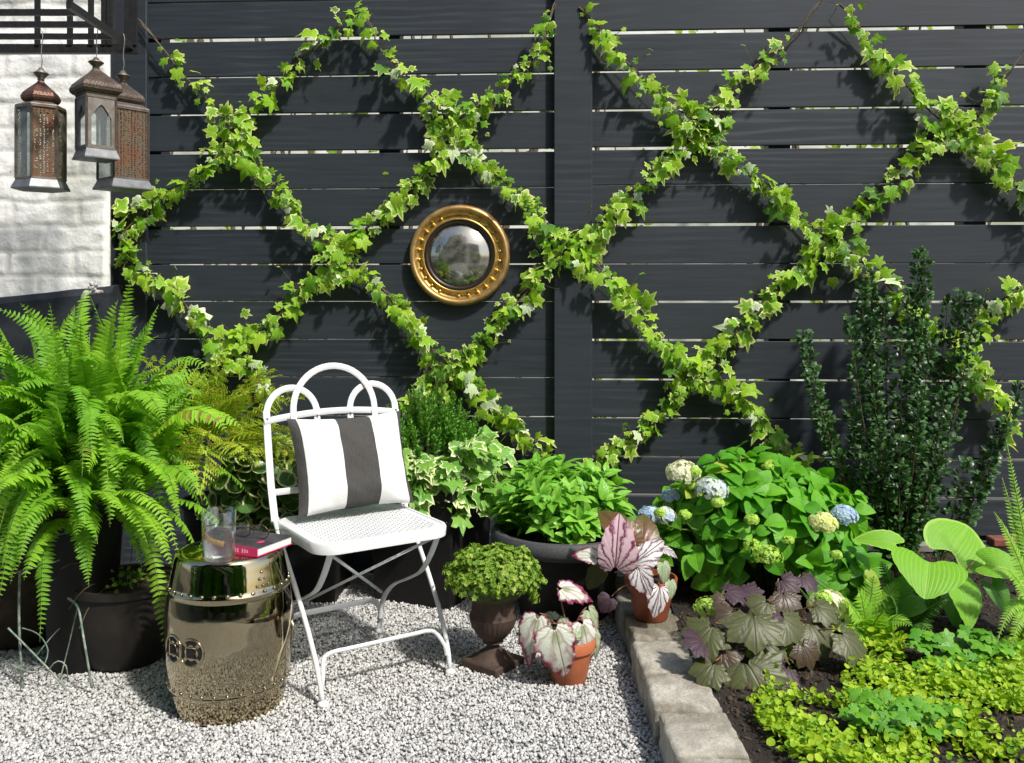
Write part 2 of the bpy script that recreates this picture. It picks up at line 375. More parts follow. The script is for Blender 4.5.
def mk_pane():
    m = NT('dusty_pane'); t = m.n('ShaderNodeBsdfTransparent', {0: (.93, .95, .94, 1)}); g = m.bsdf(m.mix(m.noise(14, m.obj(), 4), (.50, .55, .54), (.36, .40, .40)), .15)
    ms = m.n('ShaderNodeMixShader', {0: .22}); m.set(ms.inputs[1], t.outputs[0]); m.set(ms.inputs[2], g); return m.done(ms.outputs[0])
M['pane'] = mk_pane()
M['tin'] = mat_simple('galvanised_tin', (.20, .21, .215), .5, .5, .2, 30, .2, .002, col2=(.11, .11, .11))
M['copper'] = mat_simple('tarnished_copper', (.21, .085, .045), .5, .6, .3, 28, .4, .003, col2=(.10, .055, .035))
M['brass_tin'] = mat_simple('tarnished_brown_tin', (.15, .11, .075), .5, .6, .3, 28, .4, .003, col2=(.24, .23, .21))
M['brass_grey'] = mat_simple('weathered_grey_tin', (.20, .18, .155), .5, .6, .3, 28, .4, .003, col2=(.12, .09, .07))
def mk_perf(name, c, c2, hole=(.02, .015, .012), open_=True):
    m = NT(name); v = m.n('ShaderNodeTexVoronoi', {'Scale': 130., 'Randomness': .35}); m.set(v.inputs['Vector'], m.obj())
    h = m.ramp(v.outputs[0], [(.30, 0.), (.42, 1.)]); n1 = m.noise(22, m.obj(), 5)
    col = m.mix(h, hole, m.mix(m.ramp(n1, [(.35, 0.), (.65, 1.)]), c, c2))
    pb = m.bsdf(col, .5, m.math('MULTIPLY', h, .5), m.bump(h, .5, .003)); tp = m.n('ShaderNodeBsdfTransparent'); ms = m.n('ShaderNodeMixShader'); m.set(ms.inputs[0], m.math('ADD', m.math('MULTIPLY', h, 1.), 0. if open_ else 1., True)); m.set(ms.inputs[1], tp.outputs[0]); m.set(ms.inputs[2], pb); return m.done(ms.outputs[0])
M['perf_rust'] = mk_perf('perforated_rusty_sheet', (.17, .07, .032), (.13, .10, .06))
M['perf_grey'] = mk_perf('perforated_brown_sheet', (.28, .24, .17), (.20, .12, .07), (.45, .42, .33))
M['perf_dark'] = mk_perf('embossed_dark_sheet', (.12, .095, .07), (.07, .045, .03), open_=False)
M['perf_copper'] = mk_perf('embossed_copper_sheet', (.16, .065, .035), (.08, .04, .027), open_=False)
def mk_pillow():
    m = NT('striped_woven_cotton'); at = m.n('ShaderNodeAttribute', attribute_name='leaf'); sp = m.n('ShaderNodeSeparateColor'); m.set(sp.inputs[0], at.outputs['Color']); u = sp.outputs[2]; v = at.outputs['Alpha']
    def band(a, b): return m.math('MULTIPLY', m.math('GREATER_THAN', u, a), m.math('LESS_THAN', u, b))
    dk = m.math('ADD', m.math('ADD', m.math('LESS_THAN', u, .07), band(.385, .68)), m.math('GREATER_THAN', u, .955), True)
    def thr(a, k): return m.math('ABSOLUTE', m.math('SINE', m.math('MULTIPLY', a, k)))
    wv = m.math('MULTIPLY', thr(u, 260.), thr(v, 220.))
    n1 = m.noise(160, m.obj((1, 1, .25)), 4)
    d = m.mix(m.math('MULTIPLY', m.math('ADD', wv, n1), .45), (.028, .027, .026), (.10, .098, .093))
    w = m.mix(n1, (.68, .68, .67), (.60, .60, .585))
    return m.done(m.bsdf(m.mix(dk, w, d), .85, 0, m.bump(m.math('ADD', wv, n1), .3, .0015), Specular_IOR_Level=.2))
M['pillow'] = mk_pillow()
def mk_gravel(name, a, b, c):
    m = NT(name); v = m.n('ShaderNodeTexVoronoi', {'Scale': 95.}); m.set(v.inputs['Vector'], m.obj()); sp = m.n('ShaderNodeSeparateColor'); m.set(sp.inputs[0], v.outputs['Color'])
    cc = m.ramp(sp.outputs[0], [(0., a), (.5, b), (1., c)]); big = m.noise(2.2, m.obj(), 4)
    cc = m.mix(m.math('MULTIPLY', v.outputs[0], 1.1, True), cc, tuple(q*.35 for q in a))
    return m.done(m.bsdf(cc, .8, 0, m.bump(m.math('SUBTRACT', 1., v.outputs[0]), .9, .008)))
M['gravel_bed'] = mk_gravel('gravel_bed', (.34, .34, .33), (.46, .46, .45), (.58, .58, .56))
def mk_peb():
    m = NT('crushed_granite'); at = m.n('ShaderNodeAttribute', attribute_name='leaf'); sp = m.n('ShaderNodeSeparateColor'); m.set(sp.inputs[0], at.outputs['Color'])
    c = m.ramp(sp.outputs[1], [(0., (.22, .22, .225)), (.16, (.40, .40, .395)), (.6, (.53, .53, .515)), (1., (.72, .715, .70))])
    c = m.mix(m.math('MULTIPLY', m.noise(500, m.obj(), 2), .35), c, (.25, .25, .24)); return m.done(m.bsdf(c, .75))
M['pebble'] = mk_peb()
def mk_stone():
    m = NT('weathered_concrete_block'); at = m.n('ShaderNodeAttribute', attribute_name='leaf'); sp = m.n('ShaderNodeSeparateColor'); m.set(sp.inputs[0], at.outputs['Color'])
    n1 = m.noise(7, m.obj(), 7, .7); n2 = m.noise(120, m.obj(), 4, .7)
    c = m.mix(m.ramp(n1, [(.36, 0.), (.62, 1.)]), (.17, .145, .105), (.54, .51, .43))
    c = m.mix(m.math('MULTIPLY', m.ramp(n2, [(.42, 0.), (.66, 1.)]), .6), c, (.15, .135, .105)); c = m.mix(m.math('MULTIPLY', sp.outputs[1], .5), c, (.50, .48, .42))
    c = m.mix(m.ramp(m.noise(3.2, m.obj(), 5), [(.5, 0.), (.62, .8)]), c, (.11, .095, .06))
    return m.done(m.bsdf(c, .9, 0, m.bump(m.math('ADD', n2, n1), .9, .006)))
M['stone'] = mk_stone()
M['brick_red'] = mat_simple('old_red_brick', (.22, .06, .04), .85, 0, .3, 30, .5, .004, col2=(.10, .045, .035))
M['pink'] = mat_simple('magenta_cover', (.62, .03, .14), .4, 0, .1, 30, .05, .001)
M['cover_dark'] = mat_simple('dark_book_cover', (.022, .018, .026), .5, 0, .3, 25, .05, .001, col2=(.06, .048, .065))
M['paper'] = mat_simple('page_edges', (.78, .76, .70), .8, 0, .1, 200, .3, .001)
M['tort'] = mat_simple('brown_spectacle_frame', (.09, .07, .05), .3, .3, .2, 60, .05, .001)
M['pink_letter'] = M['pink']
M['refraction_tint'] = mat_simple('refracted_orange', (.75, .32, .05), .5, 0, .2, 60, .1, .001)  # orange standing in for colour refracted by the water
M['pale_letter'] = mat_simple('pale_pink_print', (.75, .42, .50), .5, 0, .05, 60, .0, .001)
# leaf materials
M['ivy'] = mat_leaf('ivy_leaf', (.16, .40, .015), (.50, .72, .04), (.76, .84, .32), .84, 1.05, .6, .44, .42, vein=((.45, .58, .16), .3), vk=7., tint=((.09, .24, .025), .86), spec=.3)
M['ivy_big'] = mat_leaf('variegated_ivy_leaf', (.12, .33, .04), (.28, .52, .08), (.80, .84, .50), .84, .98, .35, .3, .36, vein=((.35, .5, .16), .4), vk=7.)
M['ivy_pale'] = mat_leaf('pale_ivy_leaf', (.42, .55, .30), (.55, .66, .40), (.76, .82, .58), .70, .95, .4, .28, .42, vein=((.5, .62, .38), .5), vk=7.)
M['fern'] = mat_leaf('boston_fern_leaf', (.14, .37, .018), (.37, .65, .035), None, trans=.4, rough=.5, vk=3., tint=((.30, .22, .05), .955))
M['fern_y'] = mat_leaf('yellow_fern_leaf', (.34, .52, .035), (.64, .68, .08), None, trans=.45, rough=.5, vk=3., tint=((.40, .24, .06), .93))
M['fern_l'] = mat_leaf('light_fern_leaf', (.18, .42, .03), (.36, .62, .06), None, trans=.4, rough=.5, vk=3.)
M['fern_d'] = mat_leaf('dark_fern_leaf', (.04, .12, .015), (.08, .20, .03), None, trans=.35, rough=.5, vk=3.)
M['varie'] = mat_leaf('cream_edged_leaf', (.035, .10, .02), (.08, .19, .035), (.66, .70, .38), .82, .92, .22, .22, .3, vein=((.14, .26, .09), .4))
M['bowl_leaf'] = mat_leaf('bright_green_leaf', (.14, .40, .03), (.31, .60, .07), None, trans=.32, rough=.38, vein=((.28, .55, .12), .5), vk=6., spec=.45)
M['needle'] = mat_leaf('hebe_leaf', (.08, .28, .02), (.20, .48, .045), None, trans=.25, rough=.4, vk=2.)
M['sedum'] = mat_leaf('sedum_leaf', (.13, .27, .02), (.30, .44, .05), None, trans=.3, rough=.45, vk=2., tint=((.36, .46, .08), .92))
M['hyd'] = mat_leaf('hydrangea_leaf', (.07, .29, .012), (.19, .50, .028), None, trans=.35, rough=.46, vein=((.20, .46, .06), .4), vk=8., tint=((.36, .46, .05), .95), spec=.35)
M['jenny'] = mat_leaf('golden_leaf', (.22, .42, .015), (.54, .68, .04), None, trans=.38, rough=.5, vk=2., tint=((.16, .34, .02), .92))
M['pars'] = mat_leaf('lobed_green_leaf', (.08, .28, .015), (.19, .43, .03), None, trans=.3, rough=.42, vein=((.2, .42, .1), .3), vk=6.)
M['hosta'] = mat_leaf('hosta_leaf', (.17, .42, .02), (.22, .50, .035), (.34, .58, .09), .94, 1.0, .1, .33, .50, vein=((.36, .60, .13), .55), vk=8., vstyle='para', spec=.3)
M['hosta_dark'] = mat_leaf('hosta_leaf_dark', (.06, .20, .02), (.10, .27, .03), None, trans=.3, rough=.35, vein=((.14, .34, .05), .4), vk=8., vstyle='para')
M['heuch_g'] = mat_leaf('heuchera_olive_leaf', (.06, .075, .022), (.11, .12, .042), None, trans=.2, rough=.45, vein=((.06, .05, .035), .75), vk=5., vstyle='ray')
M['heuch_p'] = mat_leaf('heuchera_purple_leaf', (.042, .022, .032), (.09, .06, .074), None, trans=.15, rough=.5, vein=((.03, .012, .02), .7), vk=5., vstyle='ray', spec=.3)
M['heuch_b'] = mat_leaf('heuchera_bronze_leaf', (.06, .042, .025), (.10, .075, .045), None, trans=.15, rough=.4, vein=((.04, .02, .02), .7), vk=5., vstyle='ray')
M['holly'] = mat_leaf('holly_leaf', (.025, .08, .018), (.07, .16, .04), None, trans=.15, rough=.36, vk=2., spec=.45)
M['beg_w'] = mat_leaf('silver_begonia_leaf', (.54, .60, .50), (.66, .70, .62), (.17, .012, .05), .76, .93, .8, .18, .4, vein=((.32, .10, .15), .8), vk=5.5, vstyle='ray', centre=((.22, .30, .15), .10, .40))
M['beg_g'] = mat_leaf('green_begonia_leaf', (.20, .30, .14), (.50, .58, .42), (.20, .04, .07), .82, .98, .35, .18, .4, vein=((.13, .12, .07), .7), vk=4.5, vstyle='ray')
M['beg_p'] = mat_leaf('pink_begonia_leaf', (.56, .36, .43), (.70, .60, .64), (.60, .42, .48), .75, 1., .5, .2, .4, vein=((.13, .01, .05), 1.5), vk=8., vstyle='ray')
M['beg_s'] = mat_leaf('lilac_silver_begonia_leaf', (.48, .48, .47), (.66, .64, .66), (.40, .30, .34), .86, 1., .5, .18, .35, vein=((.07, .02, .05), 1.5), vk=8., vstyle='ray')
M['beg_d'] = mat_leaf('dark_red_begonia_leaf', (.12, .018, .02), (.18, .05, .03), (.10, .09, .02), .3, .9, .6, .25, .35, vein=((.26, .06, .05), .6), vk=5.5, vstyle='ray')
M['petal_w'] = mat_leaf('cream_petal', (.74, .76, .56), (.82, .83, .72), None, trans=.3, rough=.6, vk=2.)
M['petal_b'] = mat_leaf('blue_petal', (.34, .50, .72), (.62, .72, .84), None, trans=.3, rough=.6, vk=2.)
M['petal_y'] = mat_leaf('lime_petal', (.40, .64, .08), (.60, .78, .20), None, trans=.35, rough=.6, vk=2.)
M['petal_cb'] = mat_leaf('cream_blue_petal', (.48, .60, .78), (.80, .82, .66), None, trans=.3, rough=.6, vk=2.)
M['rachis'] = mat_simple('pale_green_rachis', (.20, .32, .05), .5, 0, .2, 60, .1, .001)
M['hedge'] = mat_leaf('neighbour_hedge_leaf', (.18, .30, .02), (.40, .50, .06), None, trans=.35, rough=.5, vk=2.)
# ------------------------------------------------------------------ helpers for plants
def rv(s=1.): return rng.normal(0, s, 3)
def bez(p0, p1, p2, n=8):
    p0, p1, p2 = map(lambda a: np.asarray(a, float), (p0, p1, p2))
    return [(1-t)**2*p0+2*t*(1-t)*p1+t*t*p2 for t in np.linspace(0, 1, n)]
def smooth_path(P, step=.02):
    P = [np.asarray(p, float) for p in P]; out = []
    for i in range(len(P)-1):
        a, b, c, d = P[max(i-1, 0)], P[i], P[i+1], P[min(i+2, len(P)-1)]
        n = max(2, int(np.linalg.norm(c-b)/step))
        for t in np.linspace(0, 1, n, endpoint=False):
            out.append(.5*((2*b)+(-a+c)*t+(2*a-5*b+4*c-d)*t*t+(-a+3*b-3*c+d)*t**3))
    out.append(P[-1]); return out
OUT = nz([.12, -.75, .5])   # towards the sun and the open side
SIDE = np.array([1., 0, 0])
def frond(L, st, base, d0, length, width, n=26, grav=.55, bip=False, up=None, wprof=None, curl=0):
    """arching fern frond: rachis + pinnae"""
    p = np.array(base, float); d = nz(d0); pts = [p.copy()]; dirs = [d.copy()]; seg = length/n
    for i in range(n):
        d = nz(d+np.array([0, 0, -1.])*grav*seg/length*2.*(.35+i/n)*(1 if d[2] > -.95 else 0)+rv(.012)); p = p+d*seg; pts.append(p.copy()); dirs.append(d.copy())
    st.tube(pts[::2]+[pts[-1]], [.0015*(1-.6*i/(n/2+1)) for i in range(len(pts[::2])+1)], 4, cap=False)
    hz = nz(np.cross(d0, [0, 0, 1.])+rv(.22)); frn = random.random(); tw = random.uniform(-.9, .9)
    for i in range(2, n+1):
        t = i/n; w = width*(wprof(t) if wprof else min(1, t*5+.15)*(1-t**3.2)**.9*(1 if t < .97 else .6)); dd = dirs[i]
        sd = nz(hz-dd*np.dot(hz, dd)); c_ = math.cos(tw*t); s_ = math.sin(tw*t); sd = nz(sd*c_+np.cross(dd, sd)*s_); nn = nz(np.cross(sd, dd)); 
        if nn[2] < 0 and abs(dd[2]) < .8: nn = -nn
        for sg in (-1, 1):
            if w < .002: continue
            tip = nz(sd*sg+dd*.35+nn*(-.1)+rv(.07))
            if not bip: L.add(T_PIN, pts[i], nn+rv(.14), tip, w*random.uniform(.82, 1.08), 1.35, rnd=min(1., max(0., frn*.97+random.uniform(-.06, .03))))
            else:
                k = max(3, int(w/.009)); 
                for j in range(1, k+1):
                    q = pts[i]+tip*w*j/k; ll = .016*(1-.75*j/k)+.003
                    for s2 in (-1, 1): L.add(T_PIN, q, nn+rv(.15), nz(dd*s2+tip*.5), ll, 1.7)
                L.add(T_PIN, pts[i], nn, tip, w*1.05, .35)
def head(name, mat, parent, c, r, squash=.75, n=130, psize=.012):
    L = Leaves()
    for i in range(n):
        a = random.uniform(0, 6.28); z = random.uniform(-.35, 1); q = math.sqrt(max(0, 1-z*z)); d = np.array([q*math.cos(a), q*math.sin(a), z])
        p = np.asarray(c)+d*np.array([r, r, r*squash])*random.uniform(.80, 1.08)
        a0 = random.uniform(0, 1.5)
        u = nz(np.cross(d, [.3, .2, 1.])); v = np.cross(d, u)
        rn = random.random()
        for k in range(4):
            an = a0+k*math.pi/2; L.add(T_ROUND, p, d+rv(.15), u*math.cos(an)+v*math.sin(an), psize*random.uniform(.8, 1.2), 1., rn)
    return L.build(name, mat, parent)
# ================================================================== SETTING
g = MB(); g.add([(-60, -60, -.03), (60, -60, -.03), (60, 60, -.03), (-60, 60, -.03)], [(0, 1, 2, 3)])
tag(g.build('ground', mat_simple('yard_ground', (.12, .12, .10), .9, 0, .2, 3, .4, .02)), kind='structure')
g = MB(); nx, ny = 60, 60
x0, x1, y0, y1 = -2.6, C(.40, 3, 0)[0], -6.0, -.02
vs = []; 
for j in range(ny+1):
    for i in range(nx+1):
        x = x0+(x1-x0)*i/nx; y = y0+(y1-y0)*j/ny; vs.append((x, y, .004*mnoise.noise(Vector((x*3, y*3, 0)))-.004))
g.add(vs, [(j*(nx+1)+i, j*(nx+1)+i+1, (j+1)*(nx+1)+i+1, (j+1)*(nx+1)+i) for j in range(ny) for i in range(nx)])
tag(g.build('gravel_ground', M['gravel_bed'], smooth=True), kind='structure')
# loose gravel
peb_t = []
def ico_chip():
    ph = (1+5**.5)/2; v = np.array([(-1, ph, 0), (1, ph, 0), (-1, -ph, 0), (1, -ph, 0), (0, -1, ph), (0, 1, ph), (0, -1, -ph), (0, 1, -ph), (ph, 0, -1), (ph, 0, 1), (-ph, 0, -1), (-ph, 0, 1)])/1.9
    f = np.array([(0,11,5),(0,5,1),(0,1,7),(0,7,10),(0,10,11),(1,5,9),(5,11,4),(11,10,2),(10,7,6),(7,1,8),(3,9,4),(3,4,2),(3,2,6),(3,6,8),(3,8,9),(4,9,5),(2,4,11),(6,2,10),(8,6,7),(9,8,1)])
    v = v*(1+rng.uniform(-.28, .28, (12, 1)))*rng.uniform(.7, 1.2, 3)
    return v, f, np.tile([0, 0, .5, .5], (12, 1)).astype(float)
TP = [ico_chip() for _ in range(8)]
def in_gravel(x, d): return d > 1.95 and d < 3.75 and x > -1.85 and x < .372-.0*(d)
L = Leaves(); cnt = 0
while cnt < 68000:
    d = 1.95+1.8*random.random()**1.25; x = random.uniform(-1.75, .375)
    if x > .62*d or x < -.66*d: continue
    p = C(x, d, 0); h = .004*mnoise.noise(Vector((p[0]*3, p[1]*3, 0)))
    s = random.choice((.0028, .0034, .0038, .0042, .0048, .0056)); n = nz(rv())
    L.add(random.choice(TP), (p[0], p[1], h+s*random.uniform(-.1, .7)), n, nz(rv()), s); cnt += 1
tag(L.build('loose_gravel', M['pebble'], None, smooth=False), 'pale grey crushed stone chips spread over the yard under the chair', 'gravel', kind='stuff')
# soil bed
g = MB(); bx0, bx1 = C(.53, 2.8, 0)[0], 3.2; by0, by1 = -2.6, -.03; nx, ny = 110, 90; vs = []
def soil_h(x, y): return .075+.022*mnoise.noise(Vector((x*4, y*4, 3)))+.008*mnoise.noise(Vector((x*17, y*17, 3)))+.05*max(0, min(1, (y+1.6)/1.4))
for j in range(ny+1):
    for i in range(nx+1):
        x = bx0+(bx1-bx0)*i/nx; y = by0+(by1-by0)*j/ny; vs.append((x, y, soil_h(x, y)))
g.add(vs, [(j*(nx+1)+i, j*(nx+1)+i+1, (j+1)*(nx+1)+i+1, (j+1)*(nx+1)+i) for j in range(ny) for i in range(nx)])
tag(g.build('soil_bed', M['soil'], smooth=True), kind='structure')
L = Leaves()
for i in range(15000):
    x = random.uniform(bx0, 2.3); y = random.uniform(by0, by1); s = random.uniform(.002, .0065)*(1.7 if random.random() < .06 else 1)
    L.add(random.choice(TP), (x, y, soil_h(x, y)+s*.3), rv(), rv(), s, random.uniform(.3, 2.2), thick=random.uniform(.3, 1.))
tag(L.build('bark_mulch', M['chip'], None, smooth=False), 'dark brown bark crumbs over the soil of the planting bed', 'mulch', kind='stuff')
# ---------------------------------------------------------------- fence
def zrow(px, py): return F(px, py)[2]
fc = F(570, 300)
fence = thing('slat_fence', 'charcoal horizontal board fence behind the ivy lattice', 'fence', (fc[0], 0.02, 0))
xl, xpl, xpr, xr = F(144, 300)[0], F(554, 300)[0], F(592, 300)[0], F(1200, 300)[0]
BT = .009
def boards(rows, px, gaps, xa, xb, name):
    zs = [zrow(px, y) for y in rows]; mb = MB(); top = zs[0]+(zs[0]-zs[1]); 
    edges = [top+.1614*1]+[top]+zs
    gp = [.004, .004]+gaps
    for i in range(len(edges)-1):
        za, zb = edges[i]-gp[i]/2, edges[i+1]+gp[i+1]/2
        mb.ca = (0, random.random(), .5, .5); tl = random.uniform(-.0012, .0012)
        mb.box(((xa+xb)/2, .011+random.uniform(-.0015, .0015), (za+zb)/2), ((xb-xa)/2, BT, (za-zb)/2), mi=0, bev=.0025, ax=np.array([[1, 0, tl], [0, 1, 0], [-tl, 0, 1]]))
    o = mb.build(name, M['fence'], fence)
    return edges[-1]
lr = [34.6, 72.8, 111, 149.7, 187.2, 226.5, 263.8, 301.3, 339.7, 377.9, 416.8, 455, 493.5, 532]
rr = [31.9, 71.1, 109.7, 148, 185.2, 224.8, 263.8, 301.7, 340, 379.6, 417.9, 456.4, 494.6, 532.5]
def gaps(rows, vis): return [max(.0015, v/236.*.72)+abs(302-y)/911*2*BT*.8-.0008 for y, v in zip(rows, vis)]
zl = boards(lr, 550, gaps(lr, [3.8, 1.2, 1.8, 4, .5, 4.0, 1.8, .8, -1.2, -1.6, -1.8, -2, -2, -2]), xl, xpl+.03, 'board_panel')
zr = boards(rr, 630, gaps(rr, [4.2, 2, 2, 4.2, 0, 3.8, .4, 3.2, 3.0, 2.4, .8, 2, 2, 1]), xpr-.03, xr, 'board_panel')
mb = MB(); mb.ca = (0, .8, .5, .5); mb.box(((xpl+xpr)/2, -.0185, 1.28), ((xpr-xpl)/2, .016, 1.36), bev=.003); mb.build('post', M['fence'], fence)
mb = MB(); mb.ca = (0, .2, .5, .5)
zb = min(zl, zr); mb.box(((xl+xr)/2, .018, zb/2-.012), ((xr-xl)/2, .010, zb/2-.004), bev=.003); mb.build('kickboard', M['fence'], fence)
pe = F(1000, 546); mb = MB(); mb.ca = (0, .5, .5, .5); mb.box(((xpr+xr)/2, -.03, pe[2]), ((xr-xpr)/2, .028, .016), bev=.004)
mb.build('bottom_rail', mat_simple('weathered_grey_rail', (.24, .23, .21), .8, 0, .2, 20, .3, .003), fence)
mb = MB(); mb.ca = (0, .3, .5, .5); cxa = F(107, 300)[0]; cxb = F(148, 300)[0]; mb.box(((cxa+cxb)/2, -.004, 1.28), ((cxb-cxa)/2, .012, 1.38), bev=.003); mb.build('corner_board', M['fence'], fence)
# back rails behind the boards break up the light in the gaps
mb = MB()
for x in (xl+.02, (xl+xpl)/2+.18, (xpl+xpr)/2, (xpr+xr)/2-.45, (xpr+xr)/2+.35): mb.box((x, .07, 1.3), (.045, .045, 1.35))
mb.build('back_post', M['fence'], fence)
# ---------------------------------------------------------------- white brick wall with charcoal base
wx = F(108, 300, .09)[0]; wy = -.09
wall = thing('brick_wall', 'white painted rough brick wall above a charcoal base, left of the fence', 'wall', (wx-.6, wy+.1, 0))
mb = MB(); nx, nz_ = 130, 210; X0 = wx-1.5; Z0, Z1 = 1.10, 3.2
def brick(x, z):
    row = math.floor(z/.105); zz = z/.105-row; xx = (x+(row % 2)*.14+.02*math.sin(row*7))/.29; xx -= math.floor(xx)
    w = .018*mnoise.noise(Vector((x*9, 0, z*9)))
    j = min(1, min(zz, 1-zz)*.105/.014); k = min(1, min(xx, 1-xx)*.29/.014)
    return min(j, k) if mnoise.noise(Vector((x*2.6, 5, z*2.6))) > -.55 else 1.
vs = []; at = []
for j in range(nz_+1):
    for i in range(nx+1):
        x = X0+(wx-X0)*i/nx; z = Z0+(Z1-Z0)*j/nz_
        xj = x+.012*mnoise.noise(Vector((x*12, 1, z*12))); zj = z+.014*mnoise.noise(Vector((x*7, 9, z*7)))
        b = brick(xj, zj); h = .006*b+.012*mnoise.noise(Vector((x*5, 2, z*7)))+.004*mnoise.noise(Vector((x*22, 2, z*24)))
        if i == nx: h = -.004
        vs.append((x, wy-h, z)); at.append((1-b, .5, .5, .5))
n0 = len(mb.v)
mb.add(vs, [(j*(nx+1)+i, j*(nx+1)+i+1, (j+1)*(nx+1)+i+1, (j+1)*(nx+1)+i) for j in range(nz_) for i in range(nx)]); mb.a = at
mb.ca = (0, .5, .5, .5); mb.add([(wx, wy+.004, Z0), (wx, wy+.02, Z0), (wx, wy+.02, Z1), (wx, wy+.004, Z1)], [(0, 1, 2, 3)])
mb.build('brick_face', M['white_wall'], wall, smooth=True)
mb = MB(); sy = F(144, 300)[1]
mb.box(((X0+wx)/2, .0, 1.6), ((wx-X0)/2-.001, .065, 1.62), bev=.004); 
mb.build('return_wall', M['dark_paint'], wall)
za = 1.15+(302-284)/911*3.82; zbb = 1.15+(302-294)/911*3.82
mb = MB(); vs = []
xa = X0; xb = wx+.035; xs = np.linspace(xa, xb, 26)
for i, x in enumerate(xs):
    zt = za-(xb-x)*(za-zbb)/.42+.004*mnoise.noise(Vector((x*9, 0, 0))); fr = wy-.035+.004*mnoise.noise(Vector((x*6, 2, 0)))
    vs += [(x, fr, -.02), (x, fr, zt-.035), (x, fr+.012, zt-.008), (x, wy+.03, zt)]
mb.add(vs, [(i*4+k, (i+1)*4+k, (i+1)*4+k+1, i*4+k+1) for i in range(25) for k in range(3)])
mb.add([vs[100], vs[101], vs[102], vs[103], (xb, .0, za-.01), (xb, .0, -.02)], [(0, 5, 4, 3, 2, 1)])
mb.build('plinth', M['dark_paint'], wall, smooth=False)
# small paint-flaked tap on the wall
t0 = W(92, 292, 3.72); tap = thing('garden_tap', 'small flaking white tap on the charcoal base of the brick wall', 'tap', t0)
mb = MB(); mb.tube([t0+(0.01, .06, 0), t0, t0+(-.012, -.03, -.004), t0+(-.016, -.045, -.03)], [.009, .012, .010, .009], 8); mb.build('spout', mat_simple('flaking_white_paint', (.62, .60, .56), .7, 0, .2, 90, .6, .004, col2=(.12, .10, .09)), tap, smooth=True)
mb = MB()
for k in range(4):
    a = k*math.pi/2+.5; mb.ball(t0+(.014+.014*math.cos(a), -.02, .022+.012*math.sin(a)), (.009, .006, .009), jit=.2)
mb.build('handle', mat_simple('flaking_white_handle', (.62, .60, .56), .7, 0, .2, 90, .6, .004, col2=(.12, .10, .09)), tap, smooth=True)
# ---------------------------------------------------------------- fire-escape grate (upper left)
gz = 1.15+(302-46)/911*3.25; gr = thing('iron_balcony', 'black iron balcony grating with uprights above the hanging lanterns', 'balcony', C(-1.7, 3.5, gz))
ax = np.stack([RT, FW, UP])
mb = MB(); xr_ = (130-512)/911*3.25
for py in (48, 36.5, 24.5, 12.5): 
    d = (gz-1.15)*911/(302-py); mb.box(C((-2.35+xr_)/2, d, gz), (abs(-2.35-xr_)/2, .004, .010), ax)
d0_, d1_ = 2.80, 3.26; mb.box(C(xr_, (d0_+d1_)/2, gz+.001), (.008, (d1_-d0_)/2, .012), ax)
mb.build('grate', M['black_iron'], gr)
mb = MB()
for px in (37.5, 70, 91, 104, 110, 128, 134): mb.box(C((px-512)/911*3.26, 3.26, gz+.18), (.008 if px not in (128, 134) else .011, .007, .175), ax)
mb.box(C((-2.35+xr_+.02)/2, 3.26, gz+.365), (abs(-2.35-xr_-.02)/2, .014, .012), ax)
mb.build('upright', M['black_iron'], gr)
mb = MB(); mb.box(C((-2.35+xr_+.02)/2, 3.27, gz-.006), (abs(-2.35-xr_-.02)/2, .012, .016), ax); mb.build('bottom_rail', M['black_iron'], gr)
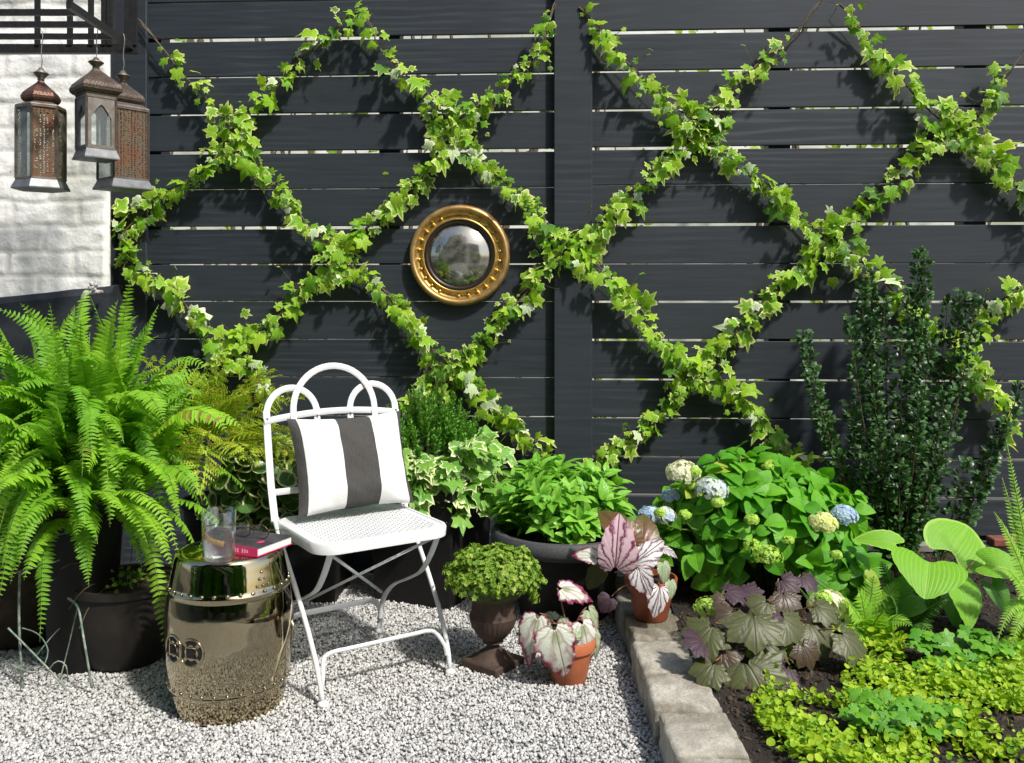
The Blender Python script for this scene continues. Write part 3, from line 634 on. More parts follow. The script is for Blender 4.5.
# ---------------------------------------------------------------- lanterns
def lantern(px, ytop, yneck, yb0, yb1, ybot, wid, d, rot, sides, mats, label, dome_w, frame_m, arch=False, win=()):
    s = d/911.; z = lambda y: 1.15+(302-y)*s
    c = C((px-512)*s, d, 0); zb = z(ybot)
    t = thing('lantern', label, 'lantern', (c[0], c[1], zb), 'Moroccan style lanterns hanging from the balcony')
    R = wid*s/2
    def ring(r, zz): return [np.array([c[0]+r*math.cos(rot+2*math.pi*(k+.5)/sides), c[1]+r*math.sin(rot+2*math.pi*(k+.5)/sides), zz]) for k in range(sides)]
    def loft(prof, mat, name, cap=True, parent=t, sm=False):
        mb = MB(); vs = []
        for r, zz in prof: vs += ring(r, zz)
        n = sides; mb.add(vs, [(j*n+k, j*n+(k+1) % n, (j+1)*n+(k+1) % n, (j+1)*n+k) for j in range(len(prof)-1) for k in range(n)]+([tuple(reversed(range(n))), tuple((len(prof)-1)*n+k for k in range(n))] if cap else []))
        return mb.build(name, mat, parent)
    ztop, zn, zd0, zd1 = z(ytop), z(yneck), z(yb0), z(yb1)
    # finial
    mb = MB(); hh = ztop-zn; mb.lathe((c[0], c[1], zn), [(.001, -.004), (.012, 0), (.010, .1*hh), (.024, .45*hh), (.026, .5*hh), (.012, .72*hh), (.006, .95*hh), (.0005, hh)], 12); mb.build('finial', frame_m, t, smooth=True)
    h = zn-zd0; D = dome_w*s/2
    dome = [(D*f, zd0+h*g_) for f, g_ in ((.88, 0), (1.0, .10), (1.02, .22), (.92, .38), (.70, .55), (.45, .72), (.24, .86), (.12, 1.0))]
    loft(dome, mats['dome'], 'dome')
    loft([(R*1.0, zd1-.004), (R*1.02, zd1), (R*.98, zd1+(zd0-zd1)*.25), (D*.82, zd0-.002)], frame_m, 'shoulder')
    zp1 = zd1-.004; zp0 = zb+.035
    loft([(R*1.17, zb), (R*1.17, zb+.004), (R*1.0, zb+.030), (R*.98, zp0)], M['tin'], 'base')
    lo, hi = ring(R*.97, zp0), ring(R*.97, zp1)
    mbf = MB()
    for k in range(sides): mbf.tube([lo[k], hi[k]], .0045, 4)
    for rr_ in (lo, hi): mbf.tube(rr_+[rr_[0]], .0045, 4, cap=False)
    mbf.build('frame', frame_m, t)
    for k in range(sides):
        a, b, c2, d2 = lo[k], lo[(k+1) % sides], hi[(k+1) % sides], hi[k]
        kind = win[k % len(win)]
        cc = (a+b+c2+d2)/4; inw = nz(np.array([c[0], c[1], cc[2]])-cc)*.002
        if kind == 'g':
            mb = MB(); mb.add([p+inw for p in (a, b, c2, d2)]+[p+inw*1.8 for p in (a, b, c2, d2)], [(0, 1, 2, 3), (7, 6, 5, 4)]); mb.build('pane', M['pane'], t)
        elif kind == 'a':   # arched window panel in sheet metal
            mb = MB(); mb.add([p+inw*2.5 for p in (a, b, c2, d2)], [(0, 1, 2, 3)]); mb.build('pane', M['pane'], t)
            mb = MB(); e1 = b-a; e2 = d2-a; o_ = []
            for q in np.linspace(0, 1, 17):
                xx = .16+.68*q; hgt = .60+.25*(1-abs(2*q-1)**1.6)*(1+.3*(1-abs(2*q-1)))/1.3
                o_.append((xx, hgt))
            pts = [a+e1*0+e2*0, a+e1*.16, ]
            vs = [];
            for (xx, hh_) in o_: vs += [a+e1*xx+e2*hh_, a+e1*xx+e2]
            mb.add(vs, [(2*i, 2*i+2, 2*i+3, 2*i+1) for i in range(16)])
            mb.add([a, a+e1*.16, a+e1*.16+e2, a+e2], [(0, 1, 2, 3)]); mb.add([a+e1*.84, a+e1, a+e1+e2, a+e1*.84+e2], [(0, 1, 2, 3)]); mb.add([a+e1*.16, a+e1*.84, a+e1*.84+e2*.05, a+e1*.16+e2*.05], [(0, 1, 2, 3)])
            mb.build('arched_panel', mats['panel'], t)
        else:
            mb = MB(); mb.add([p+inw for p in (a, b, c2, d2)]+[p+inw*1.5 for p in (a, b, c2, d2)], [(0, 1, 2, 3), (7, 6, 5, 4)]); mb.build('perforated_panel', mats[kind], t)
    mb = MB(); hk = [np.array([c[0], c[1], ztop-.004]), np.array([c[0]+.004, c[1], ztop+.02]), np.array([c[0]+.001, c[1], (ztop+gz)/2]), np.array([c[0]+.006, c[1], gz-.004]), np.array([c[0], c[1]+.004, gz+.018])]
    mb.tube(smooth_path(hk, .01), .0016, 5); mb.build('hook_wire', M['wire'], t)
lantern(41, 67, 80, 103, 108, 190, 46, 3.12, math.radians(8), 6, {'dome': M['perf_copper'], 'p': M['perf_grey'], 'r': M['perf_rust'], 'panel': M['copper']}, 'rust brown six sided lantern with perforated copper dome, nearest the left edge', 36, M['brass_tin'], win=('g', 'g', 'p', 'g', 'r', 'p'))
lantern(96, 57, 68, 95, 98, 160, 41, 3.04, math.radians(48), 4, {'dome': M['perf_dark'], 'panel': M['brass_tin']}, 'shorter square lantern with onion dome and arched windows, hanging in the middle', 53, M['brass_grey'], arch=True, win=('a',))
lantern(123, 70, 82, 104, 110, 190, 51, 3.16, math.radians(52), 4, {'dome': M['perf_dark'], 'p': M['perf_grey'], 'r': M['perf_rust']}, 'large square lantern with orange brown perforated side, closest to the fence corner', 42, M['brass_grey'], win=('g', 'g', 'r', 'g'))
# ---------------------------------------------------------------- ivy lattice
OFF = .042
vines = {
 'A': [(140,20),(165,52),(180,72),(205,97),(225,120),(240,145),(265,175),(290,200),(305,222),(330,245),(350,265),(385,292),(410,320),(430,345),(450,365),(472,387),(500,415),(530,437),(552,452)],
 'B': [(345,12),(368,22),(378,45),(400,70),(425,90),(445,115),(465,140),(490,170),(512,190),(535,210),(555,235),(570,250),(600,270),(630,300),(655,335),(690,365),(718,378),(745,400),(760,418),(775,445),(800,458),(820,482)],
 'C': [(580,6),(600,30),(620,55),(645,80),(670,105),(695,120),(710,145),(735,165),(765,185),(790,205),(815,230),(840,245),(870,270),(895,290),(910,310),(940,335),(965,360),(985,383),(1000,408),(1014,432)],
 'D': [(840,4),(865,35),(885,60),(897,77),(915,95),(935,115),(955,130),(985,150),(1005,175),(1022,195),(1050,225)],
 'E': [(122,228),(130,255),(150,275),(175,292),(195,315),(225,340),(245,358),(262,380),(277,398)],
 'a': [(372,14),(350,18),(330,38),(310,50),(290,70),(275,90),(255,105),(240,130),(225,150),(200,175),(170,190),(145,210),(124,232)],
 'b': [(556,2),(547,30),(535,60),(515,75),(500,95),(480,105),(455,125),(440,150),(425,175),(400,195),(375,220),(345,245),(325,270),(305,285),(285,310),(262,330),(235,345),(215,370),(200,398)],
 'c': [(820,2),(790,40),(765,60),(740,80),(720,105),(695,130),(675,150),(655,175),(640,190),(610,215),(590,235),(565,255),(540,275),(520,300),(500,320),(480,345),(450,370),(422,395),(402,418)],
 'd': [(1030,45),(1002,80),(990,100),(965,125),(935,140),(910,160),(890,185),(865,205),(845,230),(825,245),(800,270),(775,290),(760,310),(735,330),(710,360),(690,375),(670,395),(655,420),(630,437),(600,455),(585,470),(572,484)],
 'e': [(1040,275),(1018,290),(1000,300),(985,320),(970,345),(950,368)],
}
labs = {
 'A': 'long ivy strand from the top left corner, under the mirror, to the post base',
 'B': 'ivy strand falling from top centre, passing right of the round mirror to the hydrangea',
 'C': 'ivy strand from top of the centre post down right behind the dark holly',
 'D': 'ivy strand at top right running down to the right edge of the fence',
 'E': 'ivy strand dropping from the brick wall corner to the white chair back',
 'a': 'ivy strand rising from the brick wall corner to the top centre left',
 'b': 'ivy strand from left of the post top down past the left of the mirror',
 'c': 'ivy strand passing the right of the mirror down to the hebe in the black planter',
 'd': 'long ivy strand from the upper right edge down to the wide bowl',
 'e': 'short ivy strand at the right edge reaching behind the holly',
}
cross = [(238,140),(450,128),(692,122),(945,128),(330,245),(568,250),(830,242),(440,362),(700,370),(235,352),(125,232)]
ends = {'A': .05, 'c': .09, 'B': .0, 'b': .02, 'C': .0, 'D': .0, 'd': .045, 'E': 0, 'a': 0, 'e': .1}
for key, wp in vines.items():
    pth = smooth_path([F(x, y, OFF)+np.array([0, rng.normal(0, .006), 0]) for x, y in wp], .015)
    base = pth[-1] if pth[-1][2] < pth[0][2] else pth[0]
    t = thing('ivy_vine', labs[key], 'ivy', base, 'variegated ivy strands trained in a diamond lattice')
    st = MB()
    for q in range(2):
        ph = random.uniform(0, 6); pp = [p+np.array([.006*math.sin(i*.35+ph), -.012*math.cos(i*.31+ph)*.6, .006*math.cos(i*.4+ph)]) for i, p in enumerate(pth)]
        st.tube(pp[::2]+[pp[-1]], .0034-.0008*q, 5)
    L = Leaves(); LP = Leaves(); n = len(pth)
    acc = 0
    for i in range(1, n-1):
        fr = i/n
        if fr < ends[key]: continue
        p = pth[i]; tan = nz(pth[i+1]-pth[i-1]); lat = nz(np.cross(tan, [0, -1, 0])); seg = np.linalg.norm(pth[i]-pth[i-1])
        # pixel height for density
        rel = p-CAM; dd = np.dot(rel, FW); px = 512+911*np.dot(rel, RT)/dd; py = 302-911*rel[2]/dd
        nc = min(math.hypot(px-cx, py-cy) for cx, cy in cross)
        dens = 112*(.45 if py < 55 else (.72 if py < 95 else 1.))*(1.3 if nc < 26 else 1.)
        dens *= .75+.6*(.5+.5*mnoise.noise(Vector((p[0]*5+ord(key), 0, p[2]*5))))
        if key in 'Aa' and px < 215 and py < 120: dens *= .6
        acc += seg*dens
        while acc > 1:
            acc -= 1; sp = .0185+(.016 if nc < 26 else 0)
            u = rng.normal(0, sp); dep = abs(rng.normal(0, .022))
            q = p+lat*u+np.array([0, -dep, 0])+tan*rng.uniform(-.01, .01)
            tip = nz(np.array([0, 0, -.75])+lat*np.sign(u)*rng.uniform(0, 1.3)+tan*rng.uniform(-.5, .5)+rv(.25)+np.array([0, -.25, 0]))
            nn = nz(np.array([.1, -.85, .6])+rv(.5))
            sz = float(np.clip(rng.lognormal(math.log(.043), .34), .020, .092))
            T = T_IVY if random.random() < .75 else T_IVY2
            (LP if random.random() < .06 else L).add(T, q, nn, tip, sz, random.uniform(.85, 1.1), thick=random.uniform(.6, 1.8))
            if random.random() < .5: st.tube([p, (p+q)/2+np.array([0, -.008, .006]), q], .0009, 3, cap=False)
    for q in range(int(n/9)):
        i = random.randint(2, n-3); p = pth[i]; dr_ = nz(np.array([rng.normal(0, 1), -.35, rng.normal(.2, .7)])); ln = random.uniform(.04, .12)
        cv = bez(p, p+dr_*ln*.6+rv(.012), p+dr_*ln+np.array([0, 0, random.uniform(-.04, .04)]), 7); st.tube(cv, .0010, 4)
        if random.random() < .6: L.add(T_IVY2, cv[-1], nz(np.array([.1, -.85, .6])+rv(.4)), nz(dr_+np.array([0, 0, -.6])), random.uniform(.014, .028))
    st.build('stem', M['wood_vine'], t); L.build('leaves', M['ivy'], t)
    if LP.items: LP.build('pale_leaves', M['ivy_pale'], t)
# tendrils sticking out
# trellis wires
for key, wp in vines.items():
    pp = smooth_path([F(x, y, OFF-.012) for x, y in wp], .015); mb = MB(); a0 = pp[0].copy(); a0[1] = 0.; a1 = pp[-1].copy(); a1[1] = 0.
    mb.tube([a0]+pp[::3]+[pp[-1], a1], .0012, 5)
    o = mb.build('trellis_wire', M['wire']); tag(o, 'thin steel wire stretched diagonally across the fence under the ivy', 'wire', 'steel wires of the diamond trellis')
# ---------------------------------------------------------------- convex mirror
mc = F(460, 255.5, .0); mir = thing('round_mirror', 'round convex mirror in a gilt frame with small gold balls on the fence', 'mirror', mc)
axm = np.stack([np.array([1., 0, 0]), np.array([0, 0, 1.]), np.array([0, -1., 0])])
r_ = 51.5/236.6*.985
mb = MB(); mb.lathe(mc, [(r_*.5, .001), (r_*.97, .001), (r_*1., .012), (r_*.985, .030), (r_*.95, .040), (r_*.905, .041), (r_*.875, .034), (r_*.865, .026), (r_*.82, .016), (r_*.78, .015), (r_*.745, .022), (r_*.725, .030), (r_*.705, .031), (r_*.695, .026)], 96, ax=axm)
for f in range(len(mb.m)):
    if f//96 in (1, 2, 3, 4, 5): mb.m[f] = 1
fr_ = mb.build('frame', [M['gold'], M['gold_rim']], mir, smooth=True)
for k in range(26):
    if k in (6, 7, 18): continue
    a = 2*math.pi*k/26+.1; b = MB(); b.ball(mc+axm[0]*math.cos(a)*r_*.80+axm[1]*math.sin(a)*r_*.80+axm[2]*.020, .0072, 12, 8); b.build('gilt_ball', M['gold'], fr_, smooth=True)
mb = MB(); mb.lathe(mc, [(r_*.70, .020), (r_*.698, .027), (r_*.64, .025), (r_*.61, .020), (r_*.605, .014)], 72, ax=axm); mb.build('slip', M['ebony'], mir, smooth=True)
mb = MB(); gr_ = r_*.61; prof = [(gr_*math.sin(a)/math.sin(.62)+1e-5, .014+gr_*(math.cos(a)-math.cos(.62))/math.sin(.62)*1.0) for a in np.linspace(.62, 0, 16)]
mb.lathe(mc, prof, 64, ax=axm); mb.build('glass', M['mirror'], mir, smooth=True)
#@@PART2@@
# ================================================================== CHAIR
PHI = math.radians(33.4); FX, FD = -.1905, 2.819
wv = RT*math.cos(PHI)+FW*math.sin(PHI); bv = -RT*math.sin(PHI)+FW*math.cos(PHI)
CO = C(FX, FD, 0)
def K(u, s, z): p = CO+wv*u+bv*s; p[2] = z; return p
SZ = .455
prof_z = [0, .06, .12, .18, .235, .288, .336, .395, .46, .57, .70, .778]; prof_s = [0, .016, .045, .086, .132, .180, .227, .286, .345, .385, .412, .425]
def sz(z): return float(np.interp(z, prof_z, prof_s)) if z <= .778 else .425+(z-.778)*.17
def ul(z): return -.415-.023*min(1, z/.46)
def ur(z): return .0+.018*min(1, z/.46)
chair = thing('garden_chair', 'white metal folding garden chair with arched back and perforated seat', 'chair', K(-.21, .22, 0))
ringm = M['white_metal']
for uf, nm in ((ul, 'side_frame'), (ur, 'side_frame')):
    mb = MB(); zz = np.linspace(.46, .80, 14); mb.tube([K(uf(z), sz(z), z) for z in zz], .01, 8, flat=(.0115, .0045), side=wv)
    mb.build('back_upright', ringm, chair, angle=40)
    mb = MB(); zz = np.linspace(.012, .47, 22); mb.tube([K(uf(z), sz(z)+.001, z) for z in zz], .0075, 10); mb.build('leg', ringm, chair, smooth=True)
    mb = MB(); p = K(uf(0), 0, .006); mb.ball(p, (.017, .017, .010), 14, 8); mb.build('foot', ringm, chair, smooth=True)
# back arches
def arch(u0, u1, zb, zt, nm='back_arch', off=0.):
    pts = []; r = abs(u1-u0)/2; um = (u0+u1)/2
    zs = zt-r*1.0
    for z in np.linspace(zb, zs, 6): pts.append((u0, z))
    for a in np.linspace(math.pi, 0, 22)[1:-1]: pts.append((um+r*math.cos(a), zs+r*math.sin(a)))
    for z in np.linspace(zs, zb, 6): pts.append((u1, z))
    P = [K(u, sz(z)+off, z) for u, z in pts]; N = []
    nrm = nz(np.cross(wv, [0, 0, 1.])+0)
    mb = MB(); mb.tube(P, .01, 8, flat=(.0105, .0042), side=lambda t: np.cross(t, nrm)); return mb.build(nm, ringm, chair, angle=40)
arch(-.438, -.268, .80, .868, off=0); arch(-.150, .018, .80, .868, off=0); arch(-.352, -.064, .70, .935, off=-.010)
for u, zl_ in ((-.268, .66), (-.150, .66)):
    mb = MB(); mb.tube([K(u, sz(z), z) for z in np.linspace(.72, .80, 4)], .01, 8, flat=(.0105, .0042), side=wv); mb.build('arch_leg', ringm, chair, angle=40)
mb = MB(); mb.tube([K(u, sz(.778)-.006, .766+.020*(1-((u+.21)/.235)**2)) for u in np.linspace(-.448, .028, 14)], .01, 8, flat=(.0105, .004), side=(0, 0, 1)); mb.build('crossbar', ringm, chair, angle=40)
mb = MB(); mb.tube([K(u, sz(.55)-.004, .545) for u in np.linspace(-.445, .025, 8)], .01, 8, flat=(.010, .004), side=(0, 0, 1)); mb.build('lower_crossbar', ringm, chair, angle=40)
for zz in (.778,):
    for u in (-.438, -.352, -.268, -.150, -.064, .018):
        b = MB(); b.ball(K(u, sz(zz)-.012, .778), .004, 8, 6); b.build('rivet', ringm, chair, smooth=True)
# seat
su0, su1, ss0, ss1, rc = -.432, .012, -.005, .40, .07
def rrect(n=10, ins=0.):
    a0, a1, b0, b1 = su0+ins, su1-ins, ss0+ins, ss1-ins; r = rc-ins; o = []
    for (cx_, cy_, a) in ((a1-r, b1-r, 0), (a0+r, b1-r, 90), (a0+r, b0+r, 180), (a1-r, b0+r, 270)):
        for k in range(n): t_ = math.radians(a+90*k/(n-1)); o.append((cx_+r*math.cos(t_), cy_+r*math.sin(t_)))
    return o
seat = MB(); rr0 = rrect(); n = len(rr0)
def seatz(u, s): return SZ-.006*max(0, 1-((u+.21)/.2)**2)*max(0, 1-((s-.2)/.19)**2)
rimv = []
for (ins, dz) in ((0.002, -.030), (0, -.004), (.004, .002), (.014, .002), (.014, -.004), (.006, -.03)):
    for (u, s) in rrect(ins=ins): rimv.append(K(u, s, SZ+dz))
mb = MB(); mb.add(rimv, [(j*n+k, j*n+(k+1) % n, ((j+1) % 6)*n+(k+1) % n, ((j+1) % 6)*n+k) for j in range(6) for k in range(n)]); rim = mb
def clampin(u, s, ins=.012):
    a0, a1, b0, b1, r = su0+ins, su1-ins, ss0+ins, ss1-ins, rc-ins
    u = min(max(u, a0), a1); s = min(max(s, b0), b1)
    cu = min(max(u, a0+r), a1-r); cs = min(max(s, b0+r), b1-r); du, ds = u-cu, s-cs; dd = math.hypot(du, ds)
    if dd > r: u, s = cu+du*r/dd, cs+ds*r/dd
    return u, s
pitch = .0128; nu = int((su1-su0)/pitch)+1; ns = int((ss1-ss0)/pitch)+1
mb = MB()
for i in range(nu):
    for j in range(ns):
        u, s = su0+i*pitch, ss0+j*pitch; q = [(u, s), (u+pitch, s), (u+pitch, s+pitch), (u, s+pitch)]
        cq = [clampin(*p) for p in q]; inside = all(abs(a[0]-b[0])+abs(a[1]-b[1]) < 1e-9 for a, b in zip(q, cq)) and all(clampin(a, b, .03) == (a, b) for a, b in q)
        P = [K(a, b, seatz(a, b)) for a, b in cq]
        if inside:
            h = pitch*.33; cu, cs = u+pitch/2, s+pitch/2
            if (i+j) % 2: hole = [(cu-h*1.35, cs-h*.62), (cu+h*1.35, cs-h*.62), (cu+h*1.35, cs+h*.62), (cu-h*1.35, cs+h*.62)]
            else: hole = [(cu-h*.62, cs-h*1.35), (cu+h*.62, cs-h*1.35), (cu+h*.62, cs+h*1.35), (cu-h*.62, cs+h*1.35)]
            Hh = [K(a, b, seatz(a, b)) for a, b in hole]; mb.add(P+Hh, [(0, 1, 5, 4), (1, 2, 6, 5), (2, 3, 7, 6), (3, 0, 4, 7)])
            H2 = [p-np.array([0, 0, .003]) for p in Hh]; mb.add(Hh+H2, [(k, (k+1) % 4, (k+1) % 4+4, k+4) for k in range(4)])
        elif abs((cq[0][0]-cq[2][0])*(cq[1][1]-cq[3][1])-(cq[0][1]-cq[2][1])*(cq[1][0]-cq[3][0])) > 1e-7: mb.add(P, [(0, 1, 2, 3)])
so = mb.build('seat', ringm, chair); rim.build('seat_rim', ringm, so, smooth=False, angle=45)
for u in (su0-.004, su1+.004):
    b = MB(); b.tube([K(u-.012, .352, .462), K(u+.012, .352, .462)], .009, 12); b.build('pivot', ringm, chair, angle=40)
# rear legs
uL, uR = -.385, -.035
RS = .435
def rear(u, ufoot):
    P = [K(u, .02, .425), K(u, .035, .40), K(u, .075, .345), K(u+(ufoot-u)*.3, .13, .29), K(u+(ufoot-u)*.5, .22, .245), K(u+(ufoot-u)*.75, .33, .195), K(ufoot, .405, .13), K(ufoot, RS-.005, .06), K(ufoot, RS, .012)]
    mb = MB(); mb.tube(smooth_path(P, .02), .01, 8, flat=(.0095, .0035), side=wv); o = mb.build('leg', ringm, chair, angle=40)
    b = MB(); b.ball(K(ufoot, RS, .008), (.016, .016, .011), 14, 8); b.build('foot', ringm, chair, smooth=True)
rear(uL, uL); rear(uR, uR)
mb = MB(); mb.tube([K(uR, .02, .425), K(uR, .005, .44)], .007, 6); mb.tube([K(uL, .02, .425), K(uL, .005, .44)], .007, 6); mb.build('leg_bracket', ringm, chair)
mb = MB(); mb.tube([K(uR-.01, .04, .415), K(uL+.01, .40, .155)], .0048, 8); mb.build('brace', ringm, chair, smooth=True)
mb = MB(); mb.tube([K(uL+.01, .04, .415), K(uR-.01, .40, .155)], .0048, 8); mb.build('brace', ringm, chair, smooth=True)
def stretcher(u0, u1, s, zb, zt, flat=None):
    r = .05; P = [K(u0, s(zb), zb), K(u0+.004, s(zb+.01), zb+(zt-zb)*.4), K(u0+.02, s(zt), zt-.010), K(u0+r, s(zt), zt)]
    P += [K(u, s(zt), zt) for u in np.linspace(u0+r+.03, u1-r-.03, 5)]+[K(u1-r, s(zt), zt), K(u1-.02, s(zt), zt-.010), K(u1-.004, s(zb+.01), zb+(zt-zb)*.4), K(u1, s(zb), zb)]
    mb = MB(); mb.tube(smooth_path(P, .015), .0065, 8, flat=flat, side=(0, 0, 1) if flat else None); mb.build('stretcher', ringm, chair, angle=40)
stretcher(-.412, -.006, sz, .055, .128); stretcher(uL+.004, uR-.004, lambda z: .415, .06, .128, flat=(.009, .0035))
# pillow
def Pw(a, b):  # a across 0..1, b up 0..1
    u = -.385+.405*a; z = .468+.300*b; s = .300+.105*b; return u, s, z
n_ = 44; mb = MB(); V = []; A = []; leann = nz(np.cross(wv, bv*.105+np.array([0, 0, .3])))  # outward normal
if np.dot(leann, bv) > 0: leann = -leann
for side in (1, -1):
    for j in range(n_+1):
        for i in range(n_+1):
            a, b = i/n_, j/n_; x, y = 2*a-1, 2*b-1
            th = .050*max(0, (1-abs(x)**3.0)*(1-abs(y)**3.0))**.62
            pin = .05*(x*x*(1-y*y)*0+(1-abs(x))*0)
            ee = 1-.07*(1-y*y)*abs(x)**2; e2 = 1-.08*(1-x*x)*abs(y)**2
            u, s, z = Pw(.5+x*ee/2, .5+y*e2/2)
            wr = .006*mnoise.noise(Vector((x*2.5, y*2.5, side*3)))+.003*mnoise.noise(Vector((x*6+y*4, y*2, 7)))+.003*math.sin(9*x+5*y)*abs(y)*(1-abs(x))
            sag = -.008*max(0, -y)**2*0
            p = K(u, s, z+sag)+leann*(side*th+(wr if th > .004 else 0)+.02); V.append(p); A.append((0, .5, a, b))
mb.v = [tuple(p) for p in V]; mb.a = A; N1 = (n_+1)**2
for side in (0, 1):
    for j in range(n_):
        for i in range(n_):
            q = [side*N1+j*(n_+1)+i, side*N1+j*(n_+1)+i+1, side*N1+(j+1)*(n_+1)+i+1, side*N1+(j+1)*(n_+1)+i]
            mb.f.append(tuple(q if side == 0 else reversed(q))); mb.m.append(0)
po = mb.build('pillow', M['pillow'], None, smooth=True); po['label'] = 'black and white striped cushion leaning on the white chair back'; po['category'] = 'cushion'
# ================================================================== STOOL
sx, sd = -.812, 2.62; sc = C(sx, sd, 0); st_ = thing('garden_stool', 'shiny bronze drum shaped garden stool with cut out coin pattern', 'stool', sc)
H = .44
def srad(z): 
    zz = [0, .01, .06, .12, .20, .28, .33, .38, .42, .434, .44]; rr = [.150, .153, .163, .172, .178, .176, .169, .160, .152, .150, .146]
    return float(np.interp(z, zz, rr))
zz = list(np.linspace(0, .44, 45)); ksm = [srad(z) for z in zz]; ksm = [ksm[0]]+[(ksm[i-1]+ksm[i]+ksm[i+1])/3 for i in range(1, 44)]+[ksm[-1]]
pr = [(r, z) for r, z in zip(ksm, zz)]
pr += [(.138, .4425), (.12, .4435), (.0001, .4435)]
# ridge
pr2 = []
for r, z in pr:
    pr2.append((r, z))
    if abs(z-.34) < .006: pr2 += [(r+.0035, z+.003), (r+.0035, z+.006)]
    if abs(z-.07) < .006: pr2 += [(r+.0035, z+.003), (r+.0035, z+.006)]
mb = MB(); mb.lathe(sc, pr2, 96); mb.build('body', M['stool'], st_, smooth=True)
mb = MB()
for k in range(30):
    a = 2*math.pi*k/30
    for z in (.352,):
        r = srad(z); mb.ball(sc+np.array([r*math.cos(a), r*math.sin(a), z]), .0062, 10, 6)
    for z in (.082,): r = srad(z); mb.ball(sc+np.array([r*math.cos(a), r*math.sin(a), z]), .0062, 10, 6)
mb.build('studs', M['stool'], st_, smooth=True)
def surf(a, z, o=0): r = srad(z)+o; return sc+np.array([r*math.cos(a), r*math.sin(a), z])
def coin(a0, z0, R_):
    def q(x, y, o): return surf(a0+x/.176, z0+y, o)
    mb = MB()
    mb.tube([q(R_*math.cos(t), R_*math.sin(t), .001) for t in np.linspace(0, 2*math.pi, 33)], .003, 6, cap=False)
    b = R_*.40; mb.tube([q(x, y, .001) for x, y in ((-b, 0), (0, b), (b, 0), (0, -b), (-b, 0))] if False else [q(x, y, .001) for x, y in ((-b, -b), (b, -b), (b, b), (-b, b), (-b, -b))], .0028, 4, cap=False)
    o = mb.build('coin_ring', M['stool'], st_, smooth=True)
    mb = MB()
    vs = [q(x, y, .0008) for x, y in ((-b*.85, -b*.85), (b*.85, -b*.85), (b*.85, b*.85), (-b*.85, b*.85))]; mb.add(vs, [(0, 1, 2, 3)])
    for k in range(4):
        t0_ = k*math.pi/2; pts = []
        for t in np.linspace(-.62, .62, 9): pts.append((R_*.88*math.cos(t0_+t), R_*.88*math.sin(t0_+t)))
        for t in np.linspace(.55, -.55, 7): pts.append(((R_*.50+R_*.10*math.cos(t*2.6))*math.cos(t0_+t*1.05), (R_*.50+R_*.10*math.cos(t*2.6))*math.sin(t0_+t*1.05)))
        mb.add([q(x, y, .0008) for x, y in pts], [tuple(range(len(pts)))])
    mb.build('cutout', M['stool_dark'], o)
view = math.atan2(-(FW[1]), -(FW[0])); vl_ = -FW*math.cos(math.radians(54))-RT*math.sin(math.radians(54)); left = math.atan2(vl_[1], vl_[0])
def la(deg): v_ = -FW*math.cos(math.radians(deg))-RT*math.sin(math.radians(deg)); return math.atan2(v_[1], v_[0])
for dg in (39, 17, 158, 180, -102, -124): coin(la(dg), .205, .037)
# triangle of studs between
for base_a in (view+math.radians(50), view+math.radians(170)):
    mb = MB()
    for row in range(3):
        for k in range(3-row): 
            a = base_a+(k-(2-row)/2)*.11; mb.ball(surf(a, .368+row*.018), .005, 8, 6)
    mb.build('studs', M['stool'], st_, smooth=True)
TZ = .4437
# glass
gx, gd = (219-512)/911*2.50, 2.50; gc = C(gx, gd, TZ+.001)
gl = thing('water_glass', 'clear tumbler half full of water on the bronze stool', 'glass', gc)
Rg = .0465; hgl = .135; mb = MB(); mb.lathe(gc, [(.0001, 0), (Rg*.86, 0), (Rg*.93, .004), (Rg, hgl-.001), (Rg-.0008, hgl), (Rg-.0018, hgl-.001), (Rg*.93-.002, .014), (Rg*.8, .011), (.0001, .011)], 64); mb.build('tumbler', M['glass'], gl, smooth=True)
mb = MB(); wz = .088; mb.lathe(gc, [(.0001, .0112), (Rg*.8-.0002, .0112), (Rg*.93-.0024, .0142), (Rg*.93-.0021+(Rg*.07)*(wz/hgl), wz), (.0001, wz)], 64); mb.build('water', M['water'], gl, smooth=True)
mb = MB(); cc = gc+np.array([-.004, 0, .06])
mb.tube([cc+RT*.032*math.cos(t)+UP*(.010*math.sin(t*1.0)-.012*math.cos(t))+FW*.018*math.sin(t) for t in np.linspace(2.6, 5.4, 14)], .004, 6, flat=(.007, .0018), side=(0, 0, 1)); mb.build('refraction_streak', M['refraction_tint'], gl, smooth=True)  # added strip imitating an orange refraction streak in the water
# book
e1 = nz(RT*.42+FW*.907); e2 = nz(-RT*.907+FW*.42); bc0 = C(-.704, 2.520, TZ)
def Bk(a, b, z): return bc0+e1*a+e2*b+np.array([0, 0, z])
book = thing('paperback_book', 'dark covered book with a magenta spine on the bronze stool', 'book', Bk(.075, .1, 0))
bw, bl, bt = .150, .195, .024; axb = np.stack([e1, e2, UP])
mb = MB(); mb.box(Bk(bw/2+.002, bl/2, bt/2+.0005), (bw/2-.003, bl/2-.003, bt/2-.002), axb); mb.build('pages', M['paper'], book)
mb = MB(); mb.box(Bk(bw/2, bl/2, bt), (bw/2, bl/2, .001), axb); mb.build('cover', M['cover_dark'], book)
mb = MB(); mb.box(Bk(bw/2, bl/2, .0012), (bw/2, bl/2, .001), axb); mb.build('back_cover', M['pink'], book)
mb = MB(); mb.box(Bk(.0, bl/2, bt/2+.0005), (.0015, bl/2, bt/2+.0002), axb); mb.build('spine', M['pink'], book)
mb = MB()
for k in range(16):
    b0 = .035+k*.0085
    if k % 5 == 3: continue
    mb.box(Bk(-.0018, b0, .0125), (.0004, .0022, .0055 if k % 3 else .004), axb); 
